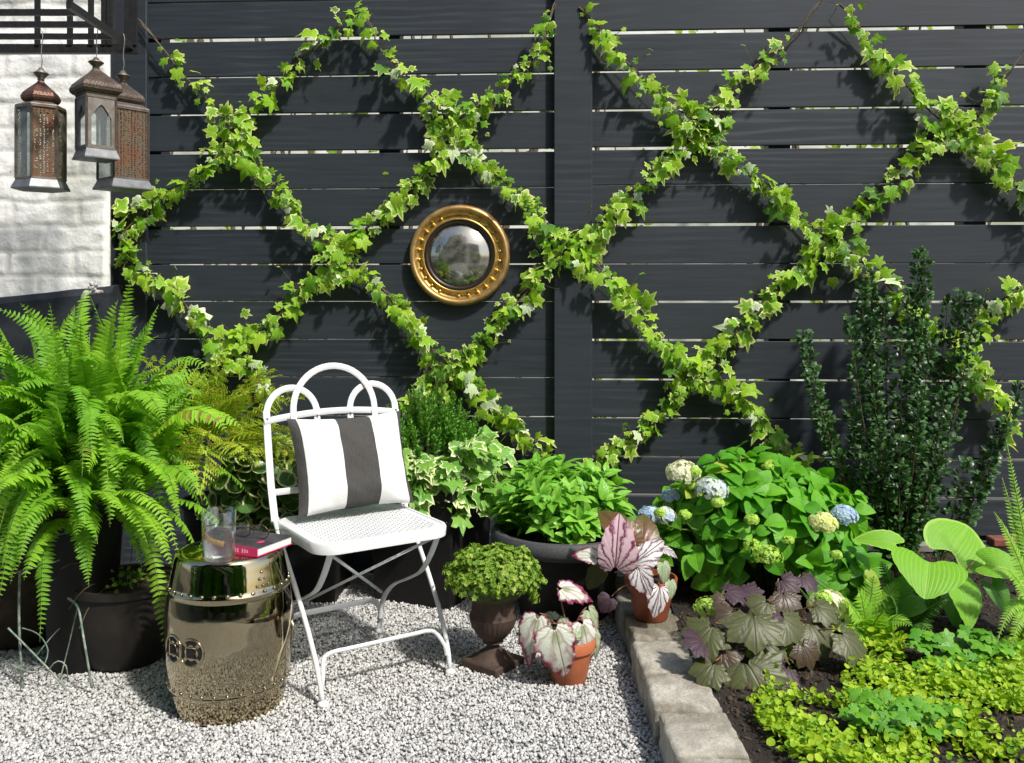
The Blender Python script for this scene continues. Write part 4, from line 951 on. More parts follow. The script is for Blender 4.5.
mb.build('spine_print', M['pale_letter'], book)
mb = MB(); mb.lathe(Bk(.055, .035, bt+.0012), [(.013, 0), (.013, .0006), (.0001, .0006)], 24, ax=axb*np.array([[1.], [.7], [1.]])); mb.build('cover_badge', M['pink'], book)
# spectacles
sp_c = Bk(.075, .085, bt+.0022); spx = thing('spectacles', 'thin framed spectacles folded on top of the book', 'glasses', sp_c)
q1 = nz(RT*.93-FW*.36); q2 = nz(RT*.36+FW*.93); 
def Sp(x, y, z): return sp_c+q1*x+q2*y+np.array([0, 0, z])
mb = MB()
for cx_ in (-.032, .032):
    mb.tube([Sp(cx_+.026*math.cos(t), -.004*math.sin(t), .022+.020*math.sin(t)) for t in np.linspace(0, 2*math.pi, 29)], .0015, 6, cap=False)
mb.tube([Sp(-.007, 0, .026), Sp(0, 0, .031), Sp(.007, 0, .026)], .0015, 6); mb.build('rims', M['tort'], spx, smooth=True)
for sg in (-1, 1):
    mb = MB(); mb.tube(smooth_path([Sp(sg*.058, 0, .027), Sp(sg*.060, .02, .024), Sp(sg*.056, .08, .010), Sp(sg*.052, .105, .002)], .01), .0014, 6); mb.build('temple', M['tort'], spx, smooth=True)
    mb = MB(); mb.lathe(Sp(sg*.032, 0, .022), [(.024, 0), (.0001, .001)], 24, ax=np.stack([q1, UP*.8, q2])); mb.build('lens', M['glass'], spx, smooth=True)
# ================================================================== POTS & PLANTS
def pot(name, label, c, prof, mat, n=64, soil=None, fn=None, rimcut=None):
    t = thing(name, label, 'pot', c); mb = MB(); mb.lathe(c, prof, n, fn=fn); mb.build('body', mat, t, angle=50)
    if soil:
        mb = MB(); r, z = soil; mb.lathe(c, [(r, z), (r*.6, z+.008), (.0001, z+.012)], 24, fn=lambda a, j: 1+0*a); mb.build('soil', M['soil'], t, smooth=True)
    return t
# big fern on tall dark pot
fcx, fcd = -1.37, 2.90
ftop = .54
fp = pot('tall_planter', 'dark tall planter hidden under the big fern', C(fcx, fcd, 0), [(.0001, 0), (.09, 0), (.095, .01), (.125, ftop-.05), (.14, ftop-.045), (.14, ftop), (.125, ftop), (.12, ftop-.03)], M['black_pot'], soil=(.122, ftop-.02))
fern = thing('boston_fern', 'large bright green fern with arching fronds at the left edge', 'fern', C(fcx, fcd, ftop-.02))
L = Leaves(); st = MB(); 
for i in range(330):
    a = random.uniform(0, 2*math.pi); el = random.uniform(.05, 1.5)
    if i < 60: a = random.uniform(math.radians(200), math.radians(345))
    q = math.cos(el); r0_ = random.uniform(.02, .24); d = np.array([q*math.cos(a), q*math.sin(a), math.sin(el)+.2])+rv(.26)
    b0 = C(fcx, fcd, ftop)+np.array([r0_*math.cos(a), r0_*math.sin(a)*.8, random.uniform(-.06, .32)])
    ln = random.uniform(.18, .44)
    frond(L, st, b0, d, ln, random.uniform(.038, .056), n=int(ln/.0125), grav=random.uniform(.6, 1.5)*(1-.40*el/1.5))
for i in range(64):
    a = math.radians(random.uniform(185, 365)); r0_ = random.uniform(.10, .24)
    frond(L, st, C(fcx, fcd, ftop+random.uniform(-.06, .26))+np.array([r0_*math.cos(a), r0_*math.sin(a)*.8, 0]), nz([math.cos(a), math.sin(a), random.uniform(-.5, .7)])+rv(.35), random.uniform(.20, .50), random.uniform(.026, .044), n=30, grav=random.uniform(.9, 2.3))
st.build('stems', mat_simple('fern_rachis', (.20, .32, .05), .5, 0, .2, 60, .1, .001), fern, smooth=True); L.build('fronds', M['fern'], fern)
# low mottled pot
rp = C((127-512)/911*2.93, 2.93, 0)
lp = pot('low_pot', 'low mottled brown round pot on the gravel beside the bronze stool', rp, [(.0001, 0), (.10, 0), (.12, .012), (.150, .08), (.160, .16), (.163, .235), (.172, .24), (.172, .262), (.155, .262), (.15, .23)], M['rust_pot'], soil=(.152, .235))
tw = thing('dry_twigs', 'bare tangled twigs hanging in the low brown pot', 'plant', rp+np.array([0, 0, .24])); mb = MB()
for i in range(16):
    a = random.uniform(0, 6.28); e = random.uniform(.1, .19); p0 = rp+np.array([.05*math.cos(a), .05*math.sin(a), .24]); p2 = p0+np.array([e*math.cos(a), e*math.sin(a), random.uniform(-.12, .12)]); mb.tube(bez(p0, (p0+p2)/2+np.array([0, 0, .09]), p2, 7), .0016, 4)
mb.build('twigs', M['wood_vine'], tw); L = Leaves()
for i in range(90): L.add(T_OVAL, rp+np.array([rng.normal(0, .055), rng.normal(-.03, .05), .25+abs(rng.normal(0, .02))]), rv()+UP, rv(), random.uniform(.012, .022))
L.build('leaves', M['sedum'], tw)
# barrel at far left
bl_ = C((28-512)/911*3.15, 3.15, 0); br = pot('wooden_tub', 'dark brown wooden tub in shade at the left edge', bl_, [(.0001, 0), (.15, 0), (.17, .02), (.20, .15), (.205, .22), (.195, .33), (.18, .33), (.18, .30)], mat_simple('dark_old_wood', (.06, .038, .022), .8, 0, .3, 18, .5, .004), soil=(.18, .30))
# green wire plant support
ws = thing('wire_support', 'bent green coated wire plant support at the lower left corner', 'wire support', G(35, 2.75, 0))
def wr_(pp, d, r=.003): mb = MB(); mb.tube(smooth_path([W(x, y, dd) for (x, y, dd) in pp], .015), r, 6); mb.build('wire', M['green_wire'], ws, smooth=True)
wr_([(20, 570, 2.75), (19, 620, 2.72), (22, 680, 2.72), (23, 706, 2.72)], 0, .004)
wr_([(8, 628, 2.7), (30, 650, 2.7), (55, 676, 2.68), (75, 700, 2.68)], 0)
wr_([(78, 606, 2.72), (70, 640, 2.75), (60, 680, 2.74)], 0, .002)
wr_([(68, 598, 2.75), (78, 608, 2.72), (84, 640, 2.66), (92, 688, 2.66)], 0, .0035)
wr_([(22, 628, 2.72), (38, 634, 2.74), (48, 650, 2.74), (42, 668, 2.72), (30, 672, 2.7), (10, 664, 2.7)], 0, .002)
wr_([(46, 680, 2.7), (50, 668, 2.68), (58, 661, 2.68), (66, 666, 2.68), (68, 682, 2.7)], 0, .002)
wr_([(6, 545, 2.72), (35, 540, 2.72), (70, 532, 2.74)], 0, .002); wr_([(6, 574, 2.72), (35, 568, 2.72), (60, 560, 2.74)], 0, .002); wr_([(38, 500, 2.74), (36, 540, 2.72), (28, 568, 2.72), (20, 575, 2.72)], 0, .003)
wr_([(36, 656, 2.76), (60, 628, 2.8), (90, 608, 2.85)], 0, .002)
# yellow fern behind
yfc = G(222, 3.42, .60); yf = thing('autumn_fern', 'yellow green finely cut fern between the big fern and the white chair', 'fern', yfc)
yb = pot('black_pot', 'round black pot in the shade behind the bronze stool', G(232, 3.36, 0), [(.0001, 0), (.13, 0), (.135, .01), (.17, .40), (.18, .41), (.18, .43), (.165, .43)], M['black_pot'], soil=(.165, .41))
L = Leaves(); st = MB()
for i in range(38):
    a = random.uniform(0, 2*math.pi); 
    if i < 18: a = math.radians(random.uniform(200, 360))
    el = random.uniform(.25, 1.25); d = np.array([math.cos(el)*math.cos(a), math.cos(el)*math.sin(a)*.7, math.sin(el)])
    base = G(212, 3.18, .63); ln = random.uniform(.28, .42)
    frond(L, st, base, d, ln, random.uniform(.07, .10), n=15, grav=.9, bip=True, wprof=lambda t: max(0, math.sin(math.pi*min(1, t*.82+.16))) if t > .25 else 0)
st.build('stems', M['stem'], yf, smooth=True); L.build('fronds', M['fern_y'], yf)
def stemmed(name, label, cat, base, n, spread, hmin, hmax, tpl, mat, size, stem_m, leaves_per, group=None, pair=True, clump=.03, wid=1., elev=.5, tipdown=.3, axes=(1, 1), start=.35, srad_=.002, lean=(0, 0), lens=None):
    t = thing(name, label, cat, base, group); L = Leaves(); st = MB()
    for i in range(n):
        a = random.uniform(0, 2*math.pi); r = math.sqrt(random.random()); off = np.array([math.cos(a)*r*axes[0], math.sin(a)*r*axes[1], 0])
        h = random.uniform(hmin, hmax)*(1-.35*r*r); p0 = base+off*clump; p2 = base+off*spread+np.array([lean[0], lean[1], h]); p1 = (p0+p2)/2+np.array([0, 0, h*.25])-off*spread*.15
        cv = bez(p0, p1, p2, 10); st.tube(cv, [srad_*(1-.05*k) for k in range(10)], 5)
        for k in range(leaves_per):
            f = start+(1-start)*(k+1)/leaves_per; x = f*9; i0 = min(8, int(x)); p = cv[i0]+(cv[i0+1]-cv[i0])*(x-i0); tan = nz(cv[i0+1]-cv[i0])
            an = k*math.pi/2+i*1.3
            for sg in ((0, math.pi) if pair else (0,)):
                aa = an+sg+rng.normal(0, .25) if pair else k*2.4+i
                u = nz(np.cross(tan, [.3, 1, .1])); v = np.cross(tan, u); rad = u*math.cos(aa)+v*math.sin(aa)
                tip = nz(rad+tan*elev*(1 if f < .95 else 1.4)+np.array([0, 0, -tipdown])+rv(.12))
                s = size*random.uniform(.75, 1.15)*(1 if f < .9 else .75)
                nn = nz(tan*.9+np.array([0, -.25, .6])+rv(.15))
                L.add(tpl, p+tip*.004, nn, tip, s, wid)
    st.build('stems', stem_m, t, smooth=True); L.build('leaves', mat, t); return t
stemmed('cream_edged_plant', 'dark green round leaved plant with cream leaf edges behind the chair', 'plant', G(256, 3.22, .42), 44, .22, -.08, .26, T_ROUND, M['varie'], .068, M['stem'], 6, axes=(1.15, .55), elev=.2, pair=True, clump=.08, lean=(.06, -.03))
L = Leaves(); 
# black square planters
def sq_planter(label, corner, a1, a2, h, taper=.9):
    ctr = corner+(a1+a2)/2; t = thing('square_planter', label, 'planter', ctr); mb = MB(); vs = []
    P = [corner, corner+a1, corner+a1+a2, corner+a2]; m = sum(P)/4
    for (f, z) in ((taper, 0), (1., h-.03), (1.05, h-.03), (1.05, h), (.94, h), (.93, h-.05)):
        for p in P: q = m+(p-m)*f; vs.append((q[0], q[1], z))
    mb.add(vs, [(j*4+k, j*4+(k+1) % 4, (j+1)*4+(k+1) % 4, (j+1)*4+k) for j in range(5) for k in range(4)]+[(20, 21, 22, 23), (3, 2, 1, 0)]); mb.build('body', M['black_pot'], t)
    q = m.copy(); q[2] = h-.03; b = MB(); b.add([m+(p-m)*.93+UP*(h-.04) for p in P], [(0, 1, 2, 3)]); b.build('soil', M['soil'], t); return m
kc = C(-.225, 3.37, 0); m1 = sq_planter('tall black square planter holding the hebe and variegated ivy, right of the chair', kc, nz(RT*-.915+FW*.404)*.36, nz(RT*.404+FW*.915)*.36, .44)
m2 = sq_planter('tall black square planter in shade directly behind the white chair', C(-.66, 3.46, 0), nz(RT*-1+FW*.05)*.34, nz(RT*.05+FW)*.32, .40)
# hebe shrub
def needle_shrub(name, label, base, rx, ry, h, n, lean=(0, 0), ns=22, ln=.020):
    t = thing(name, label, 'shrub', base); L = Leaves(); st = MB()
    for i in range(n):
        a = random.uniform(0, 6.283); r = math.sqrt(random.random()); p2 = base+np.array([math.cos(a)*r*rx+lean[0], math.sin(a)*r*ry+lean[1], h*(1-.5*r**2.2)*random.uniform(.8, 1.05)])
        p0 = base+np.array([math.cos(a)*r*.05, math.sin(a)*r*.05, 0]); cv = bez(p0, (p0+p2)/2+np.array([math.cos(a)*r*.03, math.sin(a)*r*.03, .02]), p2, 9); st.tube(cv, .0018, 4)
        for k in range(ns):
            f = .62+.38*k/ns; x = f*8; i0 = min(7, int(x)); p = cv[i0]+(cv[i0+1]-cv[i0])*(x-i0); tan = nz(cv[i0+1]-cv[i0])
            for q in range(3):
                u = nz(np.cross(tan, rv())); tip = nz(u+tan*(.55+.7*k/ns)); L.add(T_NEED, p, nz(tan+rv(.2)), tip, ln*random.uniform(.8, 1.2)*(1-.3*(k > ns-4)), 1.5)
    st.build('stems', M['stem'], t); L.build('leaves', M['needle'], t); return t
hb = m1+np.array([-.06, -.03, .40]); needle_shrub('hebe_shrub', 'dense fine leaved green shrub between the chair back and the ivy', hb+np.array([.05, 0, 0]), .24, .16, .42, 160)
needle_shrub('hebe_shrub', 'low fine leaved green shrub seen through the arched chair back', m2+np.array([0.06, 0, .38]), .26, .14, .30, 80)
# variegated ivy in planter
iv = thing('variegated_ivy', 'cream edged ivy spilling over the square black planter', 'ivy', m1+np.array([0, 0, .42])); L = Leaves(); st = MB()
rim_c = m1+np.array([0, 0, .45])
for i in range(56):
    a = math.radians(random.uniform(160, 395)); r = .13; p0 = rim_c+np.array([.06*math.cos(a), .06*math.sin(a), 0]); drop = random.uniform(-.02, .15) if random.random() < .7 else random.uniform(-.12, .0)
    ext = random.uniform(.20, .31); p2 = rim_c+np.array([ext*math.cos(a), ext*.8*math.sin(a), -drop+.05]); cv = bez(p0, (p0+p2)/2+np.array([.05*math.cos(a), .05*math.sin(a), .11]), p2, 12); st.tube(cv, .0018, 5)
    for k in range(2, 12):
        for q in range(1):
            tip = nz(np.array([math.cos(a), math.sin(a), -.6])+rv(.45)); L.add(T_IVY2 if random.random() < .6 else T_IVY, cv[k]+rv(.012)+np.array([0, -.012, .012]), nz(np.array([math.cos(a)*.5+.1, math.sin(a)*.5-.45, .7])+rv(.38)), tip, random.uniform(.048, .095), random.uniform(.95, 1.15))
st.build('stems', M['stem'], iv); L.build('leaves', M['ivy_big'], iv)
# wide bowl
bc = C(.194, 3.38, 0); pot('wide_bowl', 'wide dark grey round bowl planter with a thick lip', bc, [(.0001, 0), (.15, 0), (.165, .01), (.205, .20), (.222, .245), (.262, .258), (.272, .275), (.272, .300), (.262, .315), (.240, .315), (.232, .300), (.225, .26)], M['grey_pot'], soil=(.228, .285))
for o in list(bpy.data.objects):
    pass
bowl_body = [c for c in bpy.data.objects if c.name.startswith('body')][-1]
bowl_body.data.materials.append(M['black_pot'])
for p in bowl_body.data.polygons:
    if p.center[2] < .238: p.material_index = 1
stemmed('leafy_green_plant', 'bright green leafy plant mounded in the wide dark bowl', 'plant', bc+np.array([0, 0, .29]), 120, .235, .035, .285, T_OVAL, M['bowl_leaf'], .076, M['stem_green'], 7, clump=.18, wid=.80, elev=.8, tipdown=-.02, start=.02, axes=(1, .85))
# urn
uc = G(493, 2.88, 0); urn = thing('iron_urn', 'small rusty cast iron urn with fluted bowl and square foot', 'urn', uc)
ax45 = np.stack([nz(RT*.62+FW*.78), nz(-RT*.78+FW*.62), UP])
mb = MB(); mb.box(uc+UP*.013, (.072, .072, .013), ax45, bev=.004); mb.build('square_foot', M['rust_iron'], urn, angle=40)
def flute(a, j): return 1+(.035*abs(math.sin(a*14)) if 8 <= j <= 12 else 0)
mb = MB(); mb.lathe(uc, [(.068, .026), (.060, .032), (.050, .036), (.043, .045), (.030, .053), (.021, .062), (.019, .072), (.034, .078), (.030, .086), (.040, .092), (.055, .110), (.066, .130), (.072, .148), (.076, .160), (.072, .168), (.068, .176), (.066, .200), (.067, .235), (.074, .252), (.080, .256), (.078, .260), (.068, .256), (.064, .235), (.0001, .235)], 112, fn=flute); mb.build('bowl', M['rust_iron'], urn, angle=35)
sed = thing('sedum', 'mound of tiny green sedum leaves overflowing the iron urn', 'plant', uc+UP*.24); L = Leaves(); st = MB()
ec = uc+UP*.275
mb = MB(); mb.ball(ec+UP*.0, (.118, .118, .075), 20, 12); mb.build('stems', mat_simple('sedum_stems', (.05, .075, .012), .8, 0, .3, 60, .5, .004), sed, smooth=True)
for i in range(2300):
    a = random.uniform(0, 6.283); zf = random.uniform(-.42 if math.cos(a) > .45 else -.12, 1); q = math.sqrt(max(0, 1-zf*zf)); d = np.array([q*math.cos(a), q*math.sin(a), zf])
    lump = 1+.20*mnoise.noise(Vector(d*3.4))+.06*mnoise.noise(Vector(d*11))
    if zf < -.1 and mnoise.noise(Vector((math.cos(a)*2.5, math.sin(a)*2.5, 3))) < -.02: continue
    p = ec+d*np.array([.145, .145, .098 if zf > 0 else .13])*lump*random.uniform(.88, 1.04)
    dn = nz(d*np.array([1, 1, 1.3])+rv(.5)); rn = random.random()
    u = nz(np.cross(dn, [.2, .4, 1])); v = np.cross(dn, u); a0 = random.uniform(0, 2)
    for k in range(5):
        an = a0+k*1.257; L.add(T_OVAL, p, dn, nz(u*math.cos(an)+v*math.sin(an)+dn*.6), random.uniform(.007, .0115), 1.15, rn)
L.build('leaves', M['sedum'], sed)
# begonias
BSC = 1.36
def bleaf(name, mat, parent, root, base, tip, normal, wid, tpl=T_BEG, lab=None, droop=1.):
    base, tip = np.asarray(base, float), np.asarray(tip, float); ln = np.linalg.norm(tip-base)
    L = Leaves(); L.add(tpl, base, normal, tip-base, ln/BSC, wid, rnd=.48+random.uniform(-.02, .02), thick=droop); o = L.build(name, mat, parent)
    if root is not None:
        st = MB(); root = np.asarray(root, float); att = base+nz(tip-base)*ln*.03
        st.tube(bez(root, (root+att)/2+np.array([0, 0, .03])+(att-root)*.1, att-nz(np.asarray(normal, float))*.001, 8), [.0032*(1-.05*k) for k in range(8)], 6); st.build('petiole', M['stem_red'], o, smooth=True)
    if lab: o['label'] = lab
    return o
TC = G(569, 2.775, 0)
pot('terracotta_pot', 'orange terracotta pot standing on the gravel beside the iron urn', TC, [(.0001, 0), (.050, 0), (.053, .003), (.070, .094), (.0705, .096), (.079, .098), (.083, .128), (.081, .131), (.075, .131), (.070, .10)], M['terra'], soil=(.073, .112))
bg = thing('rex_begonia', 'silver white begonia with crimson leaf edges in the pot on the gravel', 'begonia', TC+UP*.11)
r0 = TC+UP*.115
V_ = lambda a, b, c: RT*a+FW*b+UP*c   # cam-aligned vector; b<0 toward viewer
W_ = lambda px, py, d: W(px, py, d)
bleaf('leaf', M['beg_w'], bg, r0, W_(553, 622, 2.70), W_(567, 676, 2.63), V_(.0, -1, .35), 1.12)
bleaf('leaf', M['beg_w'], bg, r0, W_(540, 612, 2.76), W_(521, 654, 2.68), V_(-.5, -1, .3), .95)
bleaf('leaf', M['beg_w'], bg, r0, W_(556, 588, 2.74), W_(596, 590, 2.74), V_(-.1, -.8, .7), .80)
bleaf('leaf', M['beg_w'], bg, r0, W_(580, 618, 2.76), W_(597, 660, 2.70), V_(.35, -1, .4), .95)
bleaf('leaf', M['beg_g'], bg, r0, W_(586, 606, 2.80), W_(610, 640, 2.78), V_(.5, -.6, .8), .9)
bleaf('leaf', M['beg_g'], bg, r0, W_(556, 622, 2.78), W_(538, 608, 2.82), V_(-.2, -.7, .8), .9)
bleaf('leaf', M['beg_g'], bg, r0, W_(548, 634, 2.74), W_(537, 618, 2.74), V_(-.2, -1, .4), 1.)
bleaf('leaf', M['beg_g'], bg, r0, W_(574, 640, 2.72), W_(580, 622, 2.74), V_(.3, -1, .4), 1.)
bleaf('leaf', M['beg_g'], bg, r0, W_(566, 632, 2.72), W_(560, 612, 2.75), V_(0, -1, .5), 1.)
bleaf('leaf', M['beg_g'], bg, r0, W_(592, 628, 2.78), W_(604, 652, 2.74), V_(.5, -.8, .4), .85)
bleaf('leaf', M['beg_w'], bg, r0, W_(532, 622, 2.80), W_(516, 636, 2.78), V_(-.4, -.8, .5), .9)
SZT = .10
TC2 = C(.462, 3.03, SZT)
pot('terracotta_pot', 'dark damp terracotta pot standing on the stone edging', TC2, [(.0001, 0), (.052, 0), (.055, .003), (.074, .098), (.0745, .10), (.083, .102), (.088, .134), (.086, .138), (.079, .138), (.074, .105)], M['terra_wet'], soil=(.077, .118))
b2 = thing('painted_begonia', 'pink and lilac silver veined begonia in the pot on the stone edging', 'begonia', TC2+UP*.12); r2 = TC2+np.array([-.03, -.02, .125])
bleaf('leaf', M['beg_p'], b2, r2, W_(615, 574, 2.90), W_(618, 517, 2.84), V_(-.15, -1, .35), .86, T_BEG2, 'pink leaf')
bleaf('leaf', M['beg_s'], b2, r2, W_(632, 566, 2.92), W_(668, 534, 2.92), V_(.1, -.9, .6), .74, T_BEG2)
bleaf('leaf', M['beg_s'], b2, r2, W_(637, 566, 2.90), W_(653, 597, 2.84), V_(-.1, -1, .45), .98, T_BEG2)
bleaf('leaf', M['beg_s'], b2, r2, W_(660, 584, 2.94), W_(658, 618, 2.86), V_(.1, -1, .3), .85, T_BEG2)
bleaf('leaf', M['beg_g'], b2, r2, W_(662, 560, 2.96), W_(672, 586, 2.92), V_(.5, -.8, .5), .9, T_BEG2)
bleaf('leaf', M['beg_g'], b2, r2, W_(670, 578, 2.97), W_(676, 600, 2.92), V_(.5, -.9, .3), .85, T_BEG2)
bleaf('leaf', M['beg_d'], b2, r2, W_(636, 552, 2.93), W_(600, 500, 2.95), V_(.1, -.9, .5), .75, T_BEG2, 'dark red leaf')
bleaf('leaf', M['beg_d'], b2, r2, W_(640, 556, 2.95), W_(650, 506, 2.98), V_(.1, -.9, .35), .95, T_BEG2)
bleaf('leaf', M['beg_w'], b2, r2, W_(600, 560, 2.93), W_(572, 546, 2.93), V_(-.1, -.55, .9), .95, T_BEG2)
bleaf('leaf', M['heuch_g'], b2, r2, W_(604, 566, 2.96), W_(584, 592, 2.93), V_(-.3, -1, .2), .85, T_BEG2)
bleaf('leaf', M['heuch_p'], b2, r2, W_(612, 596, 2.93), W_(600, 614, 2.90), V_(-.2, -1, .2), 1.3, T_BEG2)
bleaf('leaf', M['beg_s'], b2, r2, W_(660, 548, 3.0), W_(684, 552, 3.0), V_(.3, -.5, .8), .7, T_BEG2)
# stone edging blocks
sxx = .374
yes = [3.50, 3.29, 3.075, 2.838, 2.585, 2.345, 2.11, 1.87]
ordn = ['farthest back, under the hydrangea leaves', 'second from the back, beside the wide bowl', 'just behind the potted begonia', 'under the dark terracotta pot', 'second in front of the potted begonia', 'third in front of the potted begonia', 'nearest the viewer, at the lower edge']
for i in range(7):
    a, b = yes[i], yes[i+1]; dm = (a+b)/2; hl = (a-b)/2-.006; rr_ = random.Random(i)
    c = C(sxx+.088+rr_.uniform(-.006, .006)-.0*dm, dm, 0); ang = rr_.uniform(-.03, .03)
    axs = np.stack([RT*math.cos(ang)+FW*math.sin(ang), -RT*math.sin(ang)+FW*math.cos(ang), UP]); mb = MB(); mb.ca = (0, rr_.random(), .5, .5)
    nseg = 34; hx, hz_ = .088, .056; V = []; F_ = []
    def sp_(x, y, z):   # rounded block
        v = np.array([x*hx, y*hl, z*hz_]); r = .013; inn = np.array([np.clip(v[0], -hx+r, hx-r), np.clip(v[1], -hl+r, hl-r), np.clip(v[2], -hz_+r, hz_-r)]); dl = v-inn; ll = np.linalg.norm(dl)
        if ll > 1e-9: v = inn+dl/ll*min(r, ll)
        n3 = mnoise.noise(Vector((v[0]*28+i*9, v[1]*28, v[2]*28)))*.0035+mnoise.noise(Vector((v[0]*75+i*9, v[1]*75, v[2]*75)))*.0018+mnoise.noise(Vector((v[0]*9+i*9, v[1]*9, v[2]*9)))*.004
        return c+UP*(SZT-hz_+rr_.random()*0)+axs[0]*v[0]+axs[1]*v[1]+UP*v[2]+(axs[0]*x+axs[1]*y*.3+UP*z)*n3
    for (fa, sg) in ((2, 1), (0, 1), (0, -1), (1, 1), (1, -1)):
        vs = []
        for p in np.linspace(-1, 1, nseg):
            for q in np.linspace(-1, 1, nseg):
                t_ = [0, 0, 0]; t_[fa] = sg; o1, o2 = [k for k in range(3) if k != fa]; t_[o1] = p; t_[o2] = q; vs.append(sp_(*t_))
        fs = [(j*nseg+k, j*nseg+k+1, (j+1)*nseg+k+1, (j+1)*nseg+k) for j in range(nseg-1) for k in range(nseg-1)]
        mb.add(vs, fs)
    o = mb.build('edging_stone', M['stone'], None, smooth=True); tag(o, 'weathered grey edging stone, '+ordn[i], 'stone', 'edging stones between gravel and bed')
# hydrangea
hc = G(762, 3.28, .10); hy = thing('hydrangea', 'leafy green hydrangea with cream and pale blue flower heads by the fence', 'hydrangea', hc); L = Leaves(); st = MB()
hcc = G(752, 3.26, .30)
for i in range(250):
    a = random.uniform(0, 6.283); zf = random.uniform(-.35, 1); q = math.sqrt(1-zf*zf); d = np.array([q*math.cos(a), q*math.sin(a), zf]); lump = 1+.22*mnoise.noise(Vector(d*1.9+np.array([4, 0, 0])))
    depth = 1 if i < 175 else random.uniform(.55, .85)
    p = hcc+d*np.array([.365, .26, .275])*lump*depth
    if p[1] > -.05: p[1] = -.05-random.random()*.05
    if p[2] < .11: p[2] = .11+random.random()*.05
    st.tube(bez(hc+np.array([d[0]*.08, d[1]*.05, 0]), hcc+d*.1, p, 7), .0028, 5)
    dn = nz(d+np.array([.05, -.35, .65])+rv(.40)); u = nz(np.cross(dn, rv())); v = np.cross(dn, u); a0 = random.uniform(0, 3.14)
    for k in range(4):
        an = a0+k*math.pi/2; big = 1. if k % 2 == 0 else .72
        tip = nz(u*math.cos(an)+v*math.sin(an)+dn*(.05 if k % 2 == 0 else .35)+np.array([0, -.05, -.06])+rv(.22))
        L.add(T_OVAL, p-dn*(.015 if k % 2 == 0 else 0)+tip*.008, nz(dn+rv(.2)), tip, random.uniform(.070, .108)*big, random.uniform(1.05, 1.35), thick=1.1)
st.build('stems', M['stem_green'], hy, smooth=True); L.build('leaves', M['hyd'], hy)
heads = [(683, 474, 3.12, .055, 'petal_w'), (711, 490, 3.08, .052, 'petal_cb'), (672, 496, 3.16, .030, 'petal_b'), (650, 516, 3.12, .038, 'petal_b'), (664, 516, 3.10, .036, 'petal_cb'), (822, 524, 3.0, .046, 'petal_y2'), (843, 516, 3.1, .046, 'petal_b'), (768, 556, 2.93, .042, 'petal_y'), (752, 545, 2.95, .024, 'petal_y'), (828, 606, 2.85, .058, 'petal_w'), (842, 622, 2.83, .036, 'petal_w'), (708, 608, 2.80, .040, 'petal_y'),
         (695, 472, 3.08, .022, 'petal_y'), (718, 503, 3.02, .020, 'petal_y'), (685, 515, 3.0, .020, 'petal_y'), (752, 520, 2.96, .022, 'petal_y'), (788, 540, 2.95, .018, 'petal_y'), (836, 555, 2.92, .018, 'petal_y'), (768, 467, 3.2, .020, 'petal_y'), (823, 598, 2.78, .024, 'petal_y'), (693, 486, 3.1, .018, 'petal_y'), (660, 513, 3.02, .018, 'petal_y')]
M['petal_y2'] = mat_leaf('pale_lime_petal', (.66, .74, .26), (.80, .82, .50), None, trans=.3, rough=.6, vk=2.)
for (px, py, d, r, mn) in heads:
    c = W(px, py, d); o = head('flower_head', M[mn], hy, c, r*1.05, .75, int(26+r*1900), .0125 if 'y' != mn[-1] else .0075)
    st = MB(); st.tube(bez(c, c+np.array([0, .03, -.08]), hcc+(c-hcc)*.4, 6), .003, 5); st.build('flower_stem', M['stem_green'], o, smooth=True)
